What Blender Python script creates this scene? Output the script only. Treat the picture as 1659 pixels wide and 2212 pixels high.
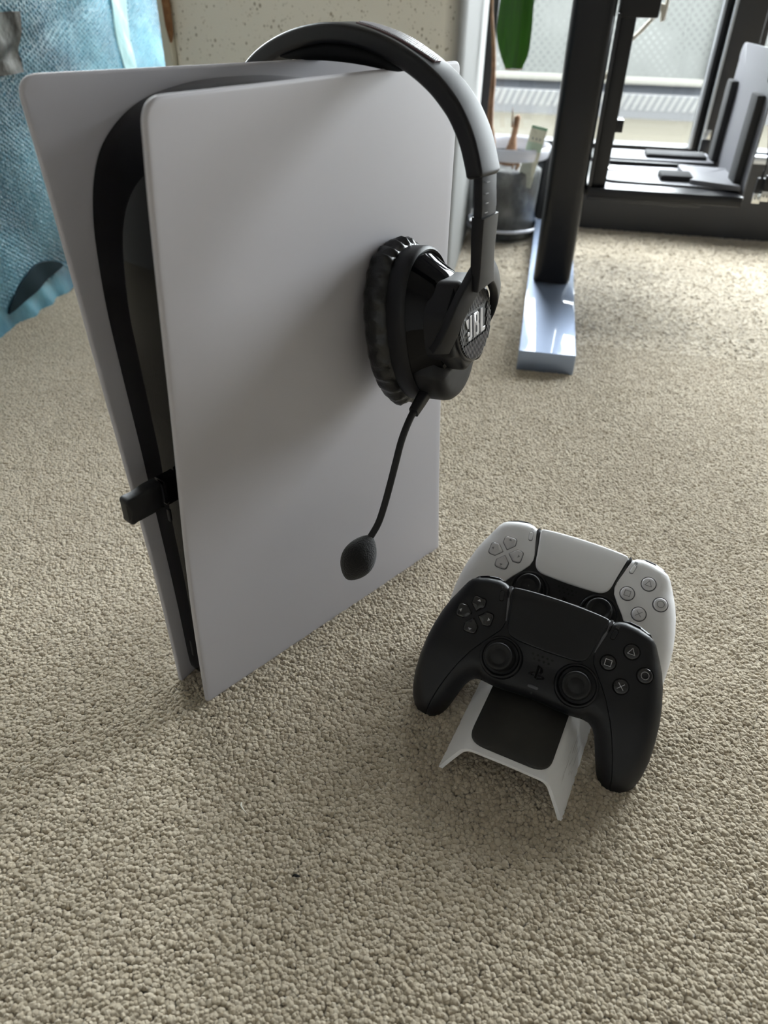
import bpy, bmesh, math, random
import numpy as np
from mathutils import Vector, Matrix
from mathutils.geometry import delaunay_2d_cdt

random.seed(7)
RNG = np.random.default_rng(11)
for o in list(bpy.data.objects):
    bpy.data.objects.remove(o, do_unlink=True)
SC = bpy.context.scene
COL = SC.collection

# ------------------------------------------------------------------ camera
cam_data = bpy.data.cameras.new('camera')
cam = bpy.data.objects.new('camera', cam_data)
COL.objects.link(cam)
cr = Vector((0.979696, 0.199573, 0.01913))
cu = Vector((-0.134074, 0.581231, 0.802617))
cf = Vector((-0.149062, 0.788886, -0.596188))
cam.matrix_world = Matrix(((cr.x, cu.x, -cf.x, 0), (cr.y, cu.y, -cf.y, 0), (cr.z, cu.z, -cf.z, 0.431242), (0, 0, 0, 1)))
cam_data.sensor_fit = 'VERTICAL'
cam_data.sensor_height = 36.0
cam_data.lens = 1549.686 / 2212 * 36.0
cam_data.clip_start = 0.01
cam_data.clip_end = 200
cam_data.dof.use_dof = True
cam_data.dof.focus_distance = 0.5
cam_data.dof.aperture_fstop = 8.0
SC.camera = cam

# ------------------------------------------------------------------ sky, sun, window portals, exposure
world = bpy.data.worlds.new('sky')
SC.world = world
world.use_nodes = True
wn = world.node_tree
wn.nodes.clear()
w_out = wn.nodes.new('ShaderNodeOutputWorld')
w_bg = wn.nodes.new('ShaderNodeBackground')
w_bg.inputs['Color'].default_value = (0.93, 0.97, 1.0, 1)
w_bg.inputs['Strength'].default_value = 27.5
wn.links.new(w_bg.outputs[0], w_out.inputs[0])

def portal(name, x, z, sx, sz):
    l = bpy.data.lights.new(name, 'AREA')
    l.shape = 'RECTANGLE'; l.size = sx; l.size_y = sz
    l.cycles.is_portal = True
    o = bpy.data.objects.new(name, l); COL.objects.link(o)
    o.location = (x, 1.76, z)
    o.rotation_euler = (math.radians(-90), 0, 0)
portal('window_portal_a', 0.07, 0.64, 0.45, 0.96)
portal('window_portal_b', 0.97, 0.64, 1.20, 0.96)
portal('window_portal_c', -1.24, 0.77, 1.2, 1.21)

SC.view_settings.view_transform = 'Standard'
SC.view_settings.look = 'None'
SC.view_settings.exposure = 0.22
SC.view_settings.gamma = 1.0
SC.view_settings.use_curve_mapping = False
SC.cycles.max_bounces = 8
SC.cycles.diffuse_bounces = 4
SC.cycles.transparent_max_bounces = 12
SC.cycles.sample_clamp_indirect = 8.0
SC.cycles.use_denoising = True

# ------------------------------------------------------------------ helpers: materials
def mat(name, color, rough=0.5, metal=0.0, bump=None, spec=0.5, var=None, coat=0.0, trans=0.0, sheen=0.0, alpha=1.0):
    """bump=(scale, strength, distance); var=(scale, other colour, low, high)"""
    m = bpy.data.materials.new(name)
    m.use_nodes = True
    nt = m.node_tree
    b = nt.nodes['Principled BSDF']
    b.inputs['Base Color'].default_value = (*color, 1)
    b.inputs['Roughness'].default_value = rough
    b.inputs['Metallic'].default_value = metal
    b.inputs['Specular IOR Level'].default_value = spec
    b.inputs['Coat Weight'].default_value = coat
    b.inputs['Transmission Weight'].default_value = trans
    b.inputs['Sheen Weight'].default_value = sheen
    b.inputs['Alpha'].default_value = alpha
    tc = nt.nodes.new('ShaderNodeTexCoord')
    if var:
        n = nt.nodes.new('ShaderNodeTexNoise'); n.inputs['Scale'].default_value = var[0]; n.inputs['Detail'].default_value = 4
        r = nt.nodes.new('ShaderNodeValToRGB')
        r.color_ramp.elements[0].position = var[2]; r.color_ramp.elements[0].color = (*color, 1)
        r.color_ramp.elements[1].position = var[3]; r.color_ramp.elements[1].color = (*var[1], 1)
        nt.links.new(tc.outputs['Object'], n.inputs['Vector'])
        nt.links.new(n.outputs['Fac'], r.inputs['Fac'])
        nt.links.new(r.outputs['Color'], b.inputs['Base Color'])
    if bump:
        n = nt.nodes.new('ShaderNodeTexNoise'); n.inputs['Scale'].default_value = bump[0]; n.inputs['Detail'].default_value = 3
        bp = nt.nodes.new('ShaderNodeBump'); bp.inputs['Strength'].default_value = bump[1]; bp.inputs['Distance'].default_value = bump[2]
        nt.links.new(tc.outputs['Object'], n.inputs['Vector'])
        nt.links.new(n.outputs['Fac'], bp.inputs['Height'])
        nt.links.new(bp.outputs['Normal'], b.inputs['Normal'])
    return m

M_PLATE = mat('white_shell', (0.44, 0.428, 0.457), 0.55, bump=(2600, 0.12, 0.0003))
M_WPAD = mat('white_controller', (0.79, 0.785, 0.80), 0.45, bump=(2200, 0.1, 0.0002))
M_BGLOSS = mat('black_gloss', (0.003, 0.003, 0.004), 0.06, spec=0.17)
M_CORE = mat('core_gloss', (0.002, 0.002, 0.0028), 0.05, spec=0.09)
M_BMATTE = mat('black_matte', (0.0065, 0.0067, 0.0085), 0.42, spec=0.32, bump=(2500, 0.15, 0.0002))
M_BSATIN = mat('black_satin', (0.006, 0.0063, 0.0085), 0.33, spec=0.36)
M_BPLAST = mat('black_plastic', (0.009, 0.009, 0.0105), 0.5, spec=0.32, bump=(1800, 0.1, 0.0002))
M_HSET = mat('headset_black', (0.008, 0.008, 0.010), 0.44, spec=0.28, bump=(2500, 0.1, 0.0002))
M_HDARK = mat('headset_side', (0.004, 0.004, 0.005), 0.75, spec=0.15)
M_LEATH = mat('leatherette', (0.004, 0.004, 0.0048), 0.30, spec=0.5, bump=(300, 0.5, 0.0010))
M_FOAM = mat('black_foam', (0.006, 0.006, 0.006), 0.95, bump=(900, 0.9, 0.001), sheen=0.15)
M_RUBBER = mat('black_rubber', (0.008, 0.008, 0.009), 0.55, spec=0.35)
M_GREYMK = mat('grey_print', (0.36, 0.36, 0.38), 0.5)
M_DKMK = mat('dark_print', (0.10, 0.10, 0.11), 0.5)
M_LOGO = mat('silver_lettering', (0.42, 0.42, 0.44), 0.35, metal=0.4)
M_CLEARW = mat('clear_button', (0.62, 0.61, 0.63), 0.12, coat=0.5)
M_CLEARB = mat('black_button', (0.008, 0.008, 0.010), 0.08, coat=0.3)
M_PADBLK = mat('dusty_black_pad', (0.016, 0.0155, 0.014), 0.55, var=(26, (0.03, 0.029, 0.026), 0.45, 0.75))
M_STAND = mat('stand_white', (0.80, 0.795, 0.80), 0.45, bump=(2600, 0.1, 0.0002))
def scuffs(m):
    nt = m.node_tree; b = nt.nodes['Principled BSDF']; base = tuple(b.inputs['Base Color'].default_value)
    tc = nt.nodes.new('ShaderNodeTexCoord'); sp = nt.nodes.new('ShaderNodeSeparateXYZ'); nt.links.new(tc.outputs['Object'], sp.inputs[0])
    mp = nt.nodes.new('ShaderNodeMapping'); mp.inputs['Scale'].default_value = (900, 60, 900); mp.inputs['Rotation'].default_value = (0, 0, 0.06)
    n = nt.nodes.new('ShaderNodeTexNoise'); n.inputs['Scale'].default_value = 1.0; n.inputs['Detail'].default_value = 3
    nt.links.new(tc.outputs['Object'], mp.inputs[0]); nt.links.new(mp.outputs[0], n.inputs['Vector'])
    def rng(sock, a, c, d, e):
        r1 = nt.nodes.new('ShaderNodeMapRange'); r1.inputs['From Min'].default_value = a; r1.inputs['From Max'].default_value = c; nt.links.new(sock, r1.inputs['Value'])
        r2 = nt.nodes.new('ShaderNodeMapRange'); r2.inputs['From Min'].default_value = e; r2.inputs['From Max'].default_value = d; nt.links.new(sock, r2.inputs['Value'])
        k = nt.nodes.new('ShaderNodeMath'); k.operation = 'MULTIPLY'; nt.links.new(r1.outputs[0], k.inputs[0]); nt.links.new(r2.outputs[0], k.inputs[1]); return k.outputs[0]
    x = rng(sp.outputs[0], 0.0335, 0.0350, 0.0385, 0.0400); y = rng(sp.outputs[1], 0.016, 0.026, 0.045, 0.066)
    k = nt.nodes.new('ShaderNodeMath'); k.operation = 'MULTIPLY'; nt.links.new(x, k.inputs[0]); nt.links.new(y, k.inputs[1])
    t = nt.nodes.new('ShaderNodeMapRange'); t.inputs['From Min'].default_value = 0.56; t.inputs['From Max'].default_value = 0.64; nt.links.new(n.outputs['Fac'], t.inputs['Value'])
    q = nt.nodes.new('ShaderNodeMath'); q.operation = 'MULTIPLY'; nt.links.new(k.outputs[0], q.inputs[0]); nt.links.new(t.outputs[0], q.inputs[1])
    mx = nt.nodes.new('ShaderNodeMix'); mx.data_type = 'RGBA'; mx.inputs['A'].default_value = base; mx.inputs['B'].default_value = (0.38, 0.37, 0.36, 1)
    nt.links.new(q.outputs[0], mx.inputs['Factor']); nt.links.new(mx.outputs['Result'], b.inputs['Base Color'])
scuffs(M_STAND)
M_METBLK = mat('black_metal', (0.006, 0.0063, 0.0085), 0.30, spec=0.32, bump=(900, 0.1, 0.0003))
M_METPL = mat('grey_powder', (0.17, 0.17, 0.19), 0.5, bump=(900, 0.2, 0.0005))
M_SATMET = mat('satin_black_metal', (0.016, 0.017, 0.021), 0.33, spec=0.5)
M_FOOT = mat('foot_metal_sky_tint', (0.20, 0.245, 0.34), 0.5, metal=0.75, spec=1.0, coat=0.8)  # black metal given a bluish base that stands in for sky reflection
M_FELT = mat('foam_strip', (0.03, 0.03, 0.032), 0.9, bump=(500, 0.6, 0.001))
M_CHROME = mat('bright_metal', (0.6, 0.6, 0.58), 0.25, metal=1.0)
M_ALU = mat('aluminium', (0.42, 0.44, 0.47), 0.35, metal=0.8)
M_WALL = mat('white_paint', (0.60, 0.588, 0.572), 0.85)
M_FRAME = mat('window_frame_black', (0.010, 0.0105, 0.013), 0.4)
M_KICK = mat('black_kickboard', (0.026, 0.027, 0.031), 0.5)
M_CONC = mat('balcony_concrete', (0.058, 0.054, 0.044), 0.95, spec=0.0, var=(14, (0.058, 0.054, 0.043), 0.4, 0.8), bump=(40, 0.5, 0.01))
M_KERB = mat('grey_kerb', (0.070, 0.071, 0.073), 0.8)
M_GAPSHADE = mat('rail_gap_shade', (0.05, 0.055, 0.065), 0.8)
M_RAIL = mat('white_rail', (0.14, 0.137, 0.122), 0.5)
M_STEM = mat('dry_stem', (0.24, 0.13, 0.07), 0.8, var=(60, (0.12, 0.06, 0.03), 0.4, 0.7))
M_SOIL = mat('potting_mix', (0.17, 0.165, 0.155), 0.8, var=(28, (0.42, 0.40, 0.37), 0.42, 0.72), bump=(60, 0.8, 0.006))
M_TAG = mat('plant_tag', (0.62, 0.62, 0.50), 0.5, var=(90, (0.45, 0.44, 0.35), 0.5, 0.75))
M_TAGG = mat('tag_green', (0.20, 0.36, 0.24), 0.5)
M_RIM = mat('pot_rim', (0.66, 0.68, 0.76), 0.25)
M_CORD = mat('cream_cord', (0.50, 0.46, 0.38), 0.6)
M_TAPE = mat('grey_brown_tape', (0.030, 0.027, 0.027), 0.35, bump=(30, 0.4, 0.01))
M_CHIP = mat('chipped_brown', (0.20, 0.085, 0.03), 0.8, var=(80, (0.32, 0.17, 0.07), 0.4, 0.7))
M_TRIM = mat('cream_trim', (0.62, 0.60, 0.50), 0.6)

def m_carpet(name):
    m = bpy.data.materials.new(name); m.use_nodes = True
    nt = m.node_tree; b = nt.nodes['Principled BSDF']
    oi = nt.nodes.new('ShaderNodeObjectInfo')
    r = nt.nodes.new('ShaderNodeValToRGB')
    r.color_ramp.elements[0].color = (0.50, 0.425, 0.315, 1)
    r.color_ramp.elements[1].color = (0.66, 0.58, 0.455, 1)
    nt.links.new(oi.outputs['Random'], r.inputs['Fac'])
    nt.links.new(r.outputs['Color'], b.inputs['Base Color'])
    b.inputs['Roughness'].default_value = 0.95
    b.inputs['Specular IOR Level'].default_value = 0.15
    b.inputs['Sheen Weight'].default_value = 1.0
    b.inputs['Sheen Roughness'].default_value = 0.35
    b.inputs['Sheen Tint'].default_value = (0.95, 0.97, 1.0, 1)
    tl = nt.nodes.new('ShaderNodeBsdfTranslucent'); nt.links.new(r.outputs['Color'], tl.inputs[0])
    mx = nt.nodes.new('ShaderNodeMixShader'); mx.inputs[0].default_value = 0.25
    nt.links.new(b.outputs[0], mx.inputs[1]); nt.links.new(tl.outputs[0], mx.inputs[2]); nt.links.new(mx.outputs[0], nt.nodes['Material Output'].inputs[0])
    tc = nt.nodes.new('ShaderNodeTexCoord')
    n = nt.nodes.new('ShaderNodeTexNoise'); n.inputs['Scale'].default_value = 900; n.inputs['Detail'].default_value = 2
    bp = nt.nodes.new('ShaderNodeBump'); bp.inputs['Strength'].default_value = 0.5; bp.inputs['Distance'].default_value = 0.0006
    nt.links.new(tc.outputs['Object'], n.inputs['Vector']); nt.links.new(n.outputs['Fac'], bp.inputs['Height']); nt.links.new(bp.outputs['Normal'], b.inputs['Normal'])
    return m
M_NUB = m_carpet('carpet_tuft')

def m_floor():
    m = bpy.data.materials.new('carpet_ground'); m.use_nodes = True
    nt = m.node_tree; b = nt.nodes['Principled BSDF']
    b.inputs['Base Color'].default_value = (0.56, 0.49, 0.385, 1)
    b.inputs['Roughness'].default_value = 0.95
    b.inputs['Specular IOR Level'].default_value = 0.1
    tc = nt.nodes.new('ShaderNodeTexCoord')
    v = nt.nodes.new('ShaderNodeTexVoronoi'); v.inputs['Scale'].default_value = 260
    bp = nt.nodes.new('ShaderNodeBump'); bp.invert = True; bp.inputs['Strength'].default_value = 0.9; bp.inputs['Distance'].default_value = 0.004
    nt.links.new(tc.outputs['Object'], v.inputs['Vector']); nt.links.new(v.outputs['Distance'], bp.inputs['Height']); nt.links.new(bp.outputs['Normal'], b.inputs['Normal'])
    return m
M_FLOOR = m_floor()

def m_pillar():
    m = bpy.data.materials.new('speckled_plaster'); m.use_nodes = True
    nt = m.node_tree; b = nt.nodes['Principled BSDF']
    tc = nt.nodes.new('ShaderNodeTexCoord')
    mp = nt.nodes.new('ShaderNodeMapping'); mp.inputs['Scale'].default_value = (1, 1, 0.75)
    nt.links.new(tc.outputs['Object'], mp.inputs['Vector'])
    prev = None
    for sc, th, col in ((125, 0.15, (0.40, 0.36, 0.28, 1)), (260, 0.17, (0.52, 0.485, 0.40, 1))):
        v = nt.nodes.new('ShaderNodeTexVoronoi'); v.inputs['Scale'].default_value = sc
        nt.links.new(mp.outputs['Vector'], v.inputs['Vector'])
        n = nt.nodes.new('ShaderNodeTexNoise'); n.inputs['Scale'].default_value = sc * 0.35; n.inputs['Detail'].default_value = 2
        nt.links.new(mp.outputs['Vector'], n.inputs['Vector'])
        s = nt.nodes.new('ShaderNodeMath'); s.operation = 'SUBTRACT'; nt.links.new(v.outputs['Distance'], s.inputs[0])
        k = nt.nodes.new('ShaderNodeMath'); k.operation = 'MULTIPLY_ADD'; k.inputs[1].default_value = 0.7; k.inputs[2].default_value = th - 0.42
        nt.links.new(n.outputs['Fac'], k.inputs[0]); nt.links.new(k.outputs[0], s.inputs[1])
        mr = nt.nodes.new('ShaderNodeMapRange'); mr.inputs['From Min'].default_value = 0.02; mr.inputs['From Max'].default_value = 0.07
        mr.inputs['To Min'].default_value = 1; mr.inputs['To Max'].default_value = 0
        nt.links.new(s.outputs[0], mr.inputs['Value'])
        mx = nt.nodes.new('ShaderNodeMix'); mx.data_type = 'RGBA'
        nt.links.new(mr.outputs['Result'], mx.inputs['Factor'])
        if prev is None: mx.inputs['A'].default_value = (0.86, 0.83, 0.745, 1)
        else: nt.links.new(prev, mx.inputs['A'])
        mx.inputs['B'].default_value = col
        prev = mx.outputs['Result']
    # smooth return facing the window, its colour darkened to hold down the daylight there
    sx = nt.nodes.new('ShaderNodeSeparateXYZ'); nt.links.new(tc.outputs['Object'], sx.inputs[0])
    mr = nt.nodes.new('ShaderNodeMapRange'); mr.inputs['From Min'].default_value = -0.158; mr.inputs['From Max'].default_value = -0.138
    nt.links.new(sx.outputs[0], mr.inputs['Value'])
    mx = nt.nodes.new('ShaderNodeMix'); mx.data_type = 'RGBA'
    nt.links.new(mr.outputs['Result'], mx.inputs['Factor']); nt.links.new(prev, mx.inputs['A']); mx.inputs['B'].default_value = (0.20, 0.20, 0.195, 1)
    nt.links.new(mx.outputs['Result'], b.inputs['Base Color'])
    b.inputs['Roughness'].default_value = 0.8
    return m
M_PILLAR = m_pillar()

def m_glass(name, tint, gloss=0.06):
    m = bpy.data.materials.new(name); m.use_nodes = True
    nt = m.node_tree; nt.nodes.clear()
    o = nt.nodes.new('ShaderNodeOutputMaterial')
    t = nt.nodes.new('ShaderNodeBsdfTransparent'); t.inputs[0].default_value = (*tint, 1)
    g = nt.nodes.new('ShaderNodeBsdfGlossy'); g.inputs['Roughness'].default_value = 0.02
    fr = nt.nodes.new('ShaderNodeFresnel'); fr.inputs[0].default_value = 1.45
    mx = nt.nodes.new('ShaderNodeMixShader')
    gm = nt.nodes.new('ShaderNodeNewGeometry')
    fs = nt.nodes.new('ShaderNodeMath'); fs.operation = 'SUBTRACT'; fs.inputs[0].default_value = 1.0; nt.links.new(gm.outputs['Backfacing'], fs.inputs[1])
    fm_ = nt.nodes.new('ShaderNodeMath'); fm_.operation = 'MULTIPLY'; nt.links.new(fr.outputs[0], fm_.inputs[0]); nt.links.new(fs.outputs[0], fm_.inputs[1])
    nt.links.new(fm_.outputs[0], mx.inputs[0]); nt.links.new(t.outputs[0], mx.inputs[1]); nt.links.new(g.outputs[0], mx.inputs[2])
    nt.links.new(mx.outputs[0], o.inputs[0])
    return m
M_GLASS = m_glass('window_glass', (0.95, 0.965, 0.965))
M_POT = m_glass('clear_pot_plastic', (0.86, 0.875, 0.89))

def m_frost():
    m = bpy.data.materials.new('dotted_frosted_glass'); m.use_nodes = True
    nt = m.node_tree; nt.nodes.clear()
    o = nt.nodes.new('ShaderNodeOutputMaterial')
    d = nt.nodes.new('ShaderNodeBsdfDiffuse'); t = nt.nodes.new('ShaderNodeBsdfTranslucent')
    mx = nt.nodes.new('ShaderNodeMixShader'); mx.inputs[0].default_value = 0.45
    nt.links.new(d.outputs[0], mx.inputs[1]); nt.links.new(t.outputs[0], mx.inputs[2]); nt.links.new(mx.outputs[0], o.inputs[0])
    tc = nt.nodes.new('ShaderNodeTexCoord')
    sep = nt.nodes.new('ShaderNodeSeparateXYZ'); nt.links.new(tc.outputs['Object'], sep.inputs[0])
    P = 0.030
    def M(op, a, b=None):
        n = nt.nodes.new('ShaderNodeMath'); n.operation = op
        for i, q in enumerate((a, b)):
            if q is None: continue
            if isinstance(q, (int, float)): n.inputs[i].default_value = q
            else: nt.links.new(q, n.inputs[i])
        return n.outputs[0]
    def grid(dx, dz):
        x = M('SUBTRACT', M('FRACT', M('ADD', M('DIVIDE', sep.outputs[0], P), dx)), 0.5)
        z = M('SUBTRACT', M('FRACT', M('ADD', M('DIVIDE', sep.outputs[2], P), dz)), 0.5)
        return M('SQRT', M('ADD', M('MULTIPLY', x, x), M('MULTIPLY', z, z)))
    dist = M('MINIMUM', grid(0, 0), grid(0.5, 0.5))
    f = M('LESS_THAN', dist, 0.19)
    n = nt.nodes.new('ShaderNodeTexNoise'); n.inputs['Scale'].default_value = 4.0
    nt.links.new(tc.outputs['Object'], n.inputs['Vector'])
    r = nt.nodes.new('ShaderNodeValToRGB')
    r.color_ramp.elements[0].position = 0.42; r.color_ramp.elements[0].color = (0.118, 0.122, 0.118, 1)
    r.color_ramp.elements[1].position = 0.60; r.color_ramp.elements[1].color = (0.212, 0.216, 0.21, 1)
    nt.links.new(n.outputs['Fac'], r.inputs['Fac'])
    c = nt.nodes.new('ShaderNodeMix'); c.data_type = 'RGBA'
    c.inputs['A'].default_value = (0.152, 0.156, 0.151, 1)
    nt.links.new(r.outputs['Color'], c.inputs['B']); nt.links.new(f, c.inputs['Factor'])
    nt.links.new(c.outputs['Result'], d.inputs[0]); nt.links.new(c.outputs['Result'], t.inputs[0])
    return m
M_FROST = m_frost()

def m_leaf():
    m = bpy.data.materials.new('leaf_green'); m.use_nodes = True
    nt = m.node_tree; b = nt.nodes['Principled BSDF']
    out = nt.nodes['Material Output']
    tc = nt.nodes.new('ShaderNodeTexCoord')
    mp = nt.nodes.new('ShaderNodeMapping'); mp.inputs['Scale'].default_value = (1, 1, 0.06)
    n = nt.nodes.new('ShaderNodeTexNoise'); n.inputs['Scale'].default_value = 160
    r = nt.nodes.new('ShaderNodeValToRGB')
    r.color_ramp.elements[0].position = 0.35; r.color_ramp.elements[0].color = (0.006, 0.035, 0.003, 1)
    r.color_ramp.elements[1].position = 0.7; r.color_ramp.elements[1].color = (0.02, 0.085, 0.006, 1)
    nt.links.new(tc.outputs['Object'], mp.inputs['Vector']); nt.links.new(mp.outputs[0], n.inputs['Vector']); nt.links.new(n.outputs['Fac'], r.inputs['Fac'])
    nt.links.new(r.outputs['Color'], b.inputs['Base Color'])
    b.inputs['Roughness'].default_value = 0.3
    t = nt.nodes.new('ShaderNodeBsdfTranslucent'); t.inputs[0].default_value = (0.20, 0.42, 0.02, 1)
    mx = nt.nodes.new('ShaderNodeMixShader'); mx.inputs[0].default_value = 0.16
    nt.links.new(b.outputs[0], mx.inputs[1]); nt.links.new(t.outputs[0], mx.inputs[2]); nt.links.new(mx.outputs[0], out.inputs[0])
    return m
M_LEAF = m_leaf()

def m_wrap(name, c0, c1, rough):
    m = mat(name, c0, rough, var=(5.5, c1, 0.40, 0.62), bump=(18, 0.5, 0.02), coat=0.6, spec=0.6)
    m.node_tree.nodes['Principled BSDF'].inputs['Coat Roughness'].default_value = 0.12
    return m
M_WRAP = m_wrap('blue_bubble_film', (0.050, 0.155, 0.24), (0.16, 0.40, 0.54), 0.2)
M_WRAPF = m_wrap('aqua_film_flap', (0.22, 0.38, 0.42), (0.36, 0.54, 0.58), 0.3)
M_BUB = m_wrap('bubble_film', (0.060, 0.175, 0.265), (0.18, 0.42, 0.56), 0.06)
M_BOXDK = mat('dark_package_core', (0.02, 0.03, 0.04), 0.3)

# ------------------------------------------------------------------ helpers: objects
def tag(o, label=None, cat=None, group=None, kind=None):
    if label: o['label'] = label
    if cat: o['category'] = cat
    if group: o['group'] = group
    if kind: o['kind'] = kind
    return o

def empty(name, mtx=None, loc=(0, 0, 0)):
    o = bpy.data.objects.new(name, None)
    o.empty_display_size = 0.02
    COL.objects.link(o)
    o.matrix_world = mtx if mtx is not None else Matrix.Translation(loc)
    return o

def mesh_obj(name, verts, faces, material, parent=None, smooth=True, recalc=True, angle=40, base=None):
    me = bpy.data.meshes.new(name)
    me.from_pydata([tuple(v) for v in verts], [], [tuple(f) for f in faces])
    if recalc:
        bm = bmesh.new(); bm.from_mesh(me)
        bmesh.ops.recalc_face_normals(bm, faces=bm.faces)
        bm.to_mesh(me); bm.free()
    me.materials.append(material)
    if smooth:
        me.shade_smooth()
        if angle: me.set_sharp_from_angle(angle=math.radians(angle))
    o = bpy.data.objects.new(name, me)
    COL.objects.link(o)
    if parent is not None: o.parent = parent
    return o

class MB:
    def __init__(s): s.v = []; s.f = []
    def add(s, v, f):
        n = len(s.v); s.v.extend([tuple(q) for q in v]); s.f.extend([tuple(i + n for i in q) for q in f]); return s
    def box(s, x0, x1, y0, y1, z0, z1, b=0.0):
        if b <= 0:
            v = [(x, y, z) for z in (z0, z1) for y in (y0, y1) for x in (x0, x1)]
            return s.add(v, [(0, 2, 3, 1), (4, 5, 7, 6), (0, 1, 5, 4), (2, 6, 7, 3), (0, 4, 6, 2), (1, 3, 7, 5)])
        bm = bmesh.new()
        bmesh.ops.create_cube(bm, size=1)
        for q in bm.verts: q.co = ((x0 + x1) / 2 + q.co.x * (x1 - x0), (y0 + y1) / 2 + q.co.y * (y1 - y0), (z0 + z1) / 2 + q.co.z * (z1 - z0))
        bmesh.ops.bevel(bm, geom=bm.edges[:], offset=b, segments=2, affect='EDGES', profile=0.6)
        bm.verts.index_update()
        s.add([q.co[:] for q in bm.verts], [[q.index for q in f.verts] for f in bm.faces]); bm.free(); return s
    def tube(s, pts, r, n=10, caps=True):
        pts = [np.array(p, float) for p in pts]; rs = r if isinstance(r, (list, tuple, np.ndarray)) else [r] * len(pts)
        V = []; prev = None
        for i, p in enumerate(pts):
            t = pts[min(i + 1, len(pts) - 1)] - pts[max(i - 1, 0)]; t = t / np.linalg.norm(t)
            if prev is None:
                a = np.array([0, 0, 1.0]) if abs(t[2]) < 0.9 else np.array([1.0, 0, 0])
                e1 = np.cross(t, a)
            else: e1 = prev - t * (prev @ t)
            e1 = e1 / np.linalg.norm(e1); prev = e1; e2 = np.cross(t, e1)
            for k in range(n):
                w = 2 * math.pi * k / n
                V.append(p + rs[i] * (math.cos(w) * e1 + math.sin(w) * e2))
        F = [(i * n + k, i * n + (k + 1) % n, (i + 1) * n + (k + 1) % n, (i + 1) * n + k) for i in range(len(pts) - 1) for k in range(n)]
        if caps: F += [tuple(range(n))[::-1], tuple((len(pts) - 1) * n + k for k in range(n))]
        return s.add(V, F)
    def lathe(s, prof, n=32, fr=None, sx=1.0, sy=1.0, cap=True):
        """prof [(r, h)] about local z; fr = (origin, ex, ey, ez)"""
        o, ex, ey, ez = fr if fr else (np.zeros(3), np.array([1., 0, 0]), np.array([0, 1., 0]), np.array([0, 0, 1.]))
        V = []
        for r, h in prof:
            for k in range(n):
                w = 2 * math.pi * k / n
                V.append(o + ex * (r * sx * math.cos(w)) + ey * (r * sy * math.sin(w)) + ez * h)
        m = len(prof)
        F = [(i * n + k, i * n + (k + 1) % n, (i + 1) * n + (k + 1) % n, (i + 1) * n + k) for i in range(m - 1) for k in range(n)]
        if cap: F += [tuple(range(n))[::-1], tuple((m - 1) * n + k for k in range(n))]
        return s.add(V, F)
    def build(s, name, material, parent=None, smooth=True, angle=40, recalc=True):
        return mesh_obj(name, s.v, s.f, material, parent, smooth, recalc, angle)

def polyarea(p): return 0.5 * float(np.sum(p[:, 0] * np.roll(p[:, 1], -1) - np.roll(p[:, 0], -1) * p[:, 1]))

def resample(poly, step, closed=True):
    p = np.array(poly, float); q = np.vstack([p, p[:1]]) if closed else p
    out = []
    for a, b in zip(q[:-1], q[1:]):
        n = max(1, int(round(np.linalg.norm(b - a) / step)))
        for i in range(n): out.append(a + (b - a) * i / n)
    if not closed: out.append(q[-1])
    return np.array(out)

def catmull(pts, n=6, closed=False):
    p = np.array(pts, float); N = len(p); out = []
    rng = range(N) if closed else range(N - 1)
    for i in rng:
        p1 = p[i]; p2 = p[(i + 1) % N]
        p0 = p[(i - 1) % N] if (closed or i > 0) else 2 * p1 - p2
        p3 = p[(i + 2) % N] if (closed or i + 2 < N) else 2 * p2 - p1
        for k in range(n):
            t = k / n
            out.append(0.5 * ((2 * p1) + (-p0 + p2) * t + (2 * p0 - 5 * p1 + 4 * p2 - p3) * t * t + (-p0 + 3 * p1 - 3 * p2 + p3) * t ** 3))
    if not closed: out.append(p[-1])
    return np.array(out)

def rounded(corners, n=7):
    """corners [(x, y, r)] counter-clockwise or clockwise, convex or concave corners rounded"""
    c = [np.array(q[:2], float) for q in corners]; out = []
    N = len(c)
    for i in range(N):
        r = corners[i][2]; p = c[i]; a = c[i - 1] - p; b = c[(i + 1) % N] - p
        la, lb = np.linalg.norm(a), np.linalg.norm(b); a /= la; b /= lb
        if r <= 1e-9: out.append(p); continue
        cosw = float(np.clip(a @ b, -1, 1)); half = math.acos(cosw) / 2
        d = min(r / math.tan(half), la * 0.49, lb * 0.49)
        for k in range(n + 1):
            t = k / n
            out.append((1 - t) ** 2 * (p + a * d) + 2 * t * (1 - t) * p * 1.0 + t * t * (p + b * d) if True else p)
    return np.array(out)

def sdist(P, poly):
    """unsigned distance of points to a closed polygon line"""
    a = poly; b = np.roll(poly, -1, axis=0); ab = b - a; L = np.maximum((ab ** 2).sum(1), 1e-18)
    out = np.full(len(P), 1e9)
    for i0 in range(0, len(P), 2000):
        q = P[i0:i0 + 2000]
        t = np.clip(((q[:, None] - a[None]) * ab[None]).sum(2) / L[None], 0, 1)
        d = np.sqrt((((a[None] + t[..., None] * ab[None]) - q[:, None]) ** 2).sum(2)).min(1)
        out[i0:i0 + 2000] = d
    return out

def inside(P, poly):
    x, y = P[:, 0], P[:, 1]; r = np.zeros(len(P), bool)
    a = poly; b = np.roll(poly, -1, axis=0)
    for (x0, y0), (x1, y1) in zip(a, b):
        c = (y0 > y) != (y1 > y)
        if y1 != y0: r ^= c & (x < (x1 - x0) * (y - y0) / (y1 - y0) + x0)
    return r

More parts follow.
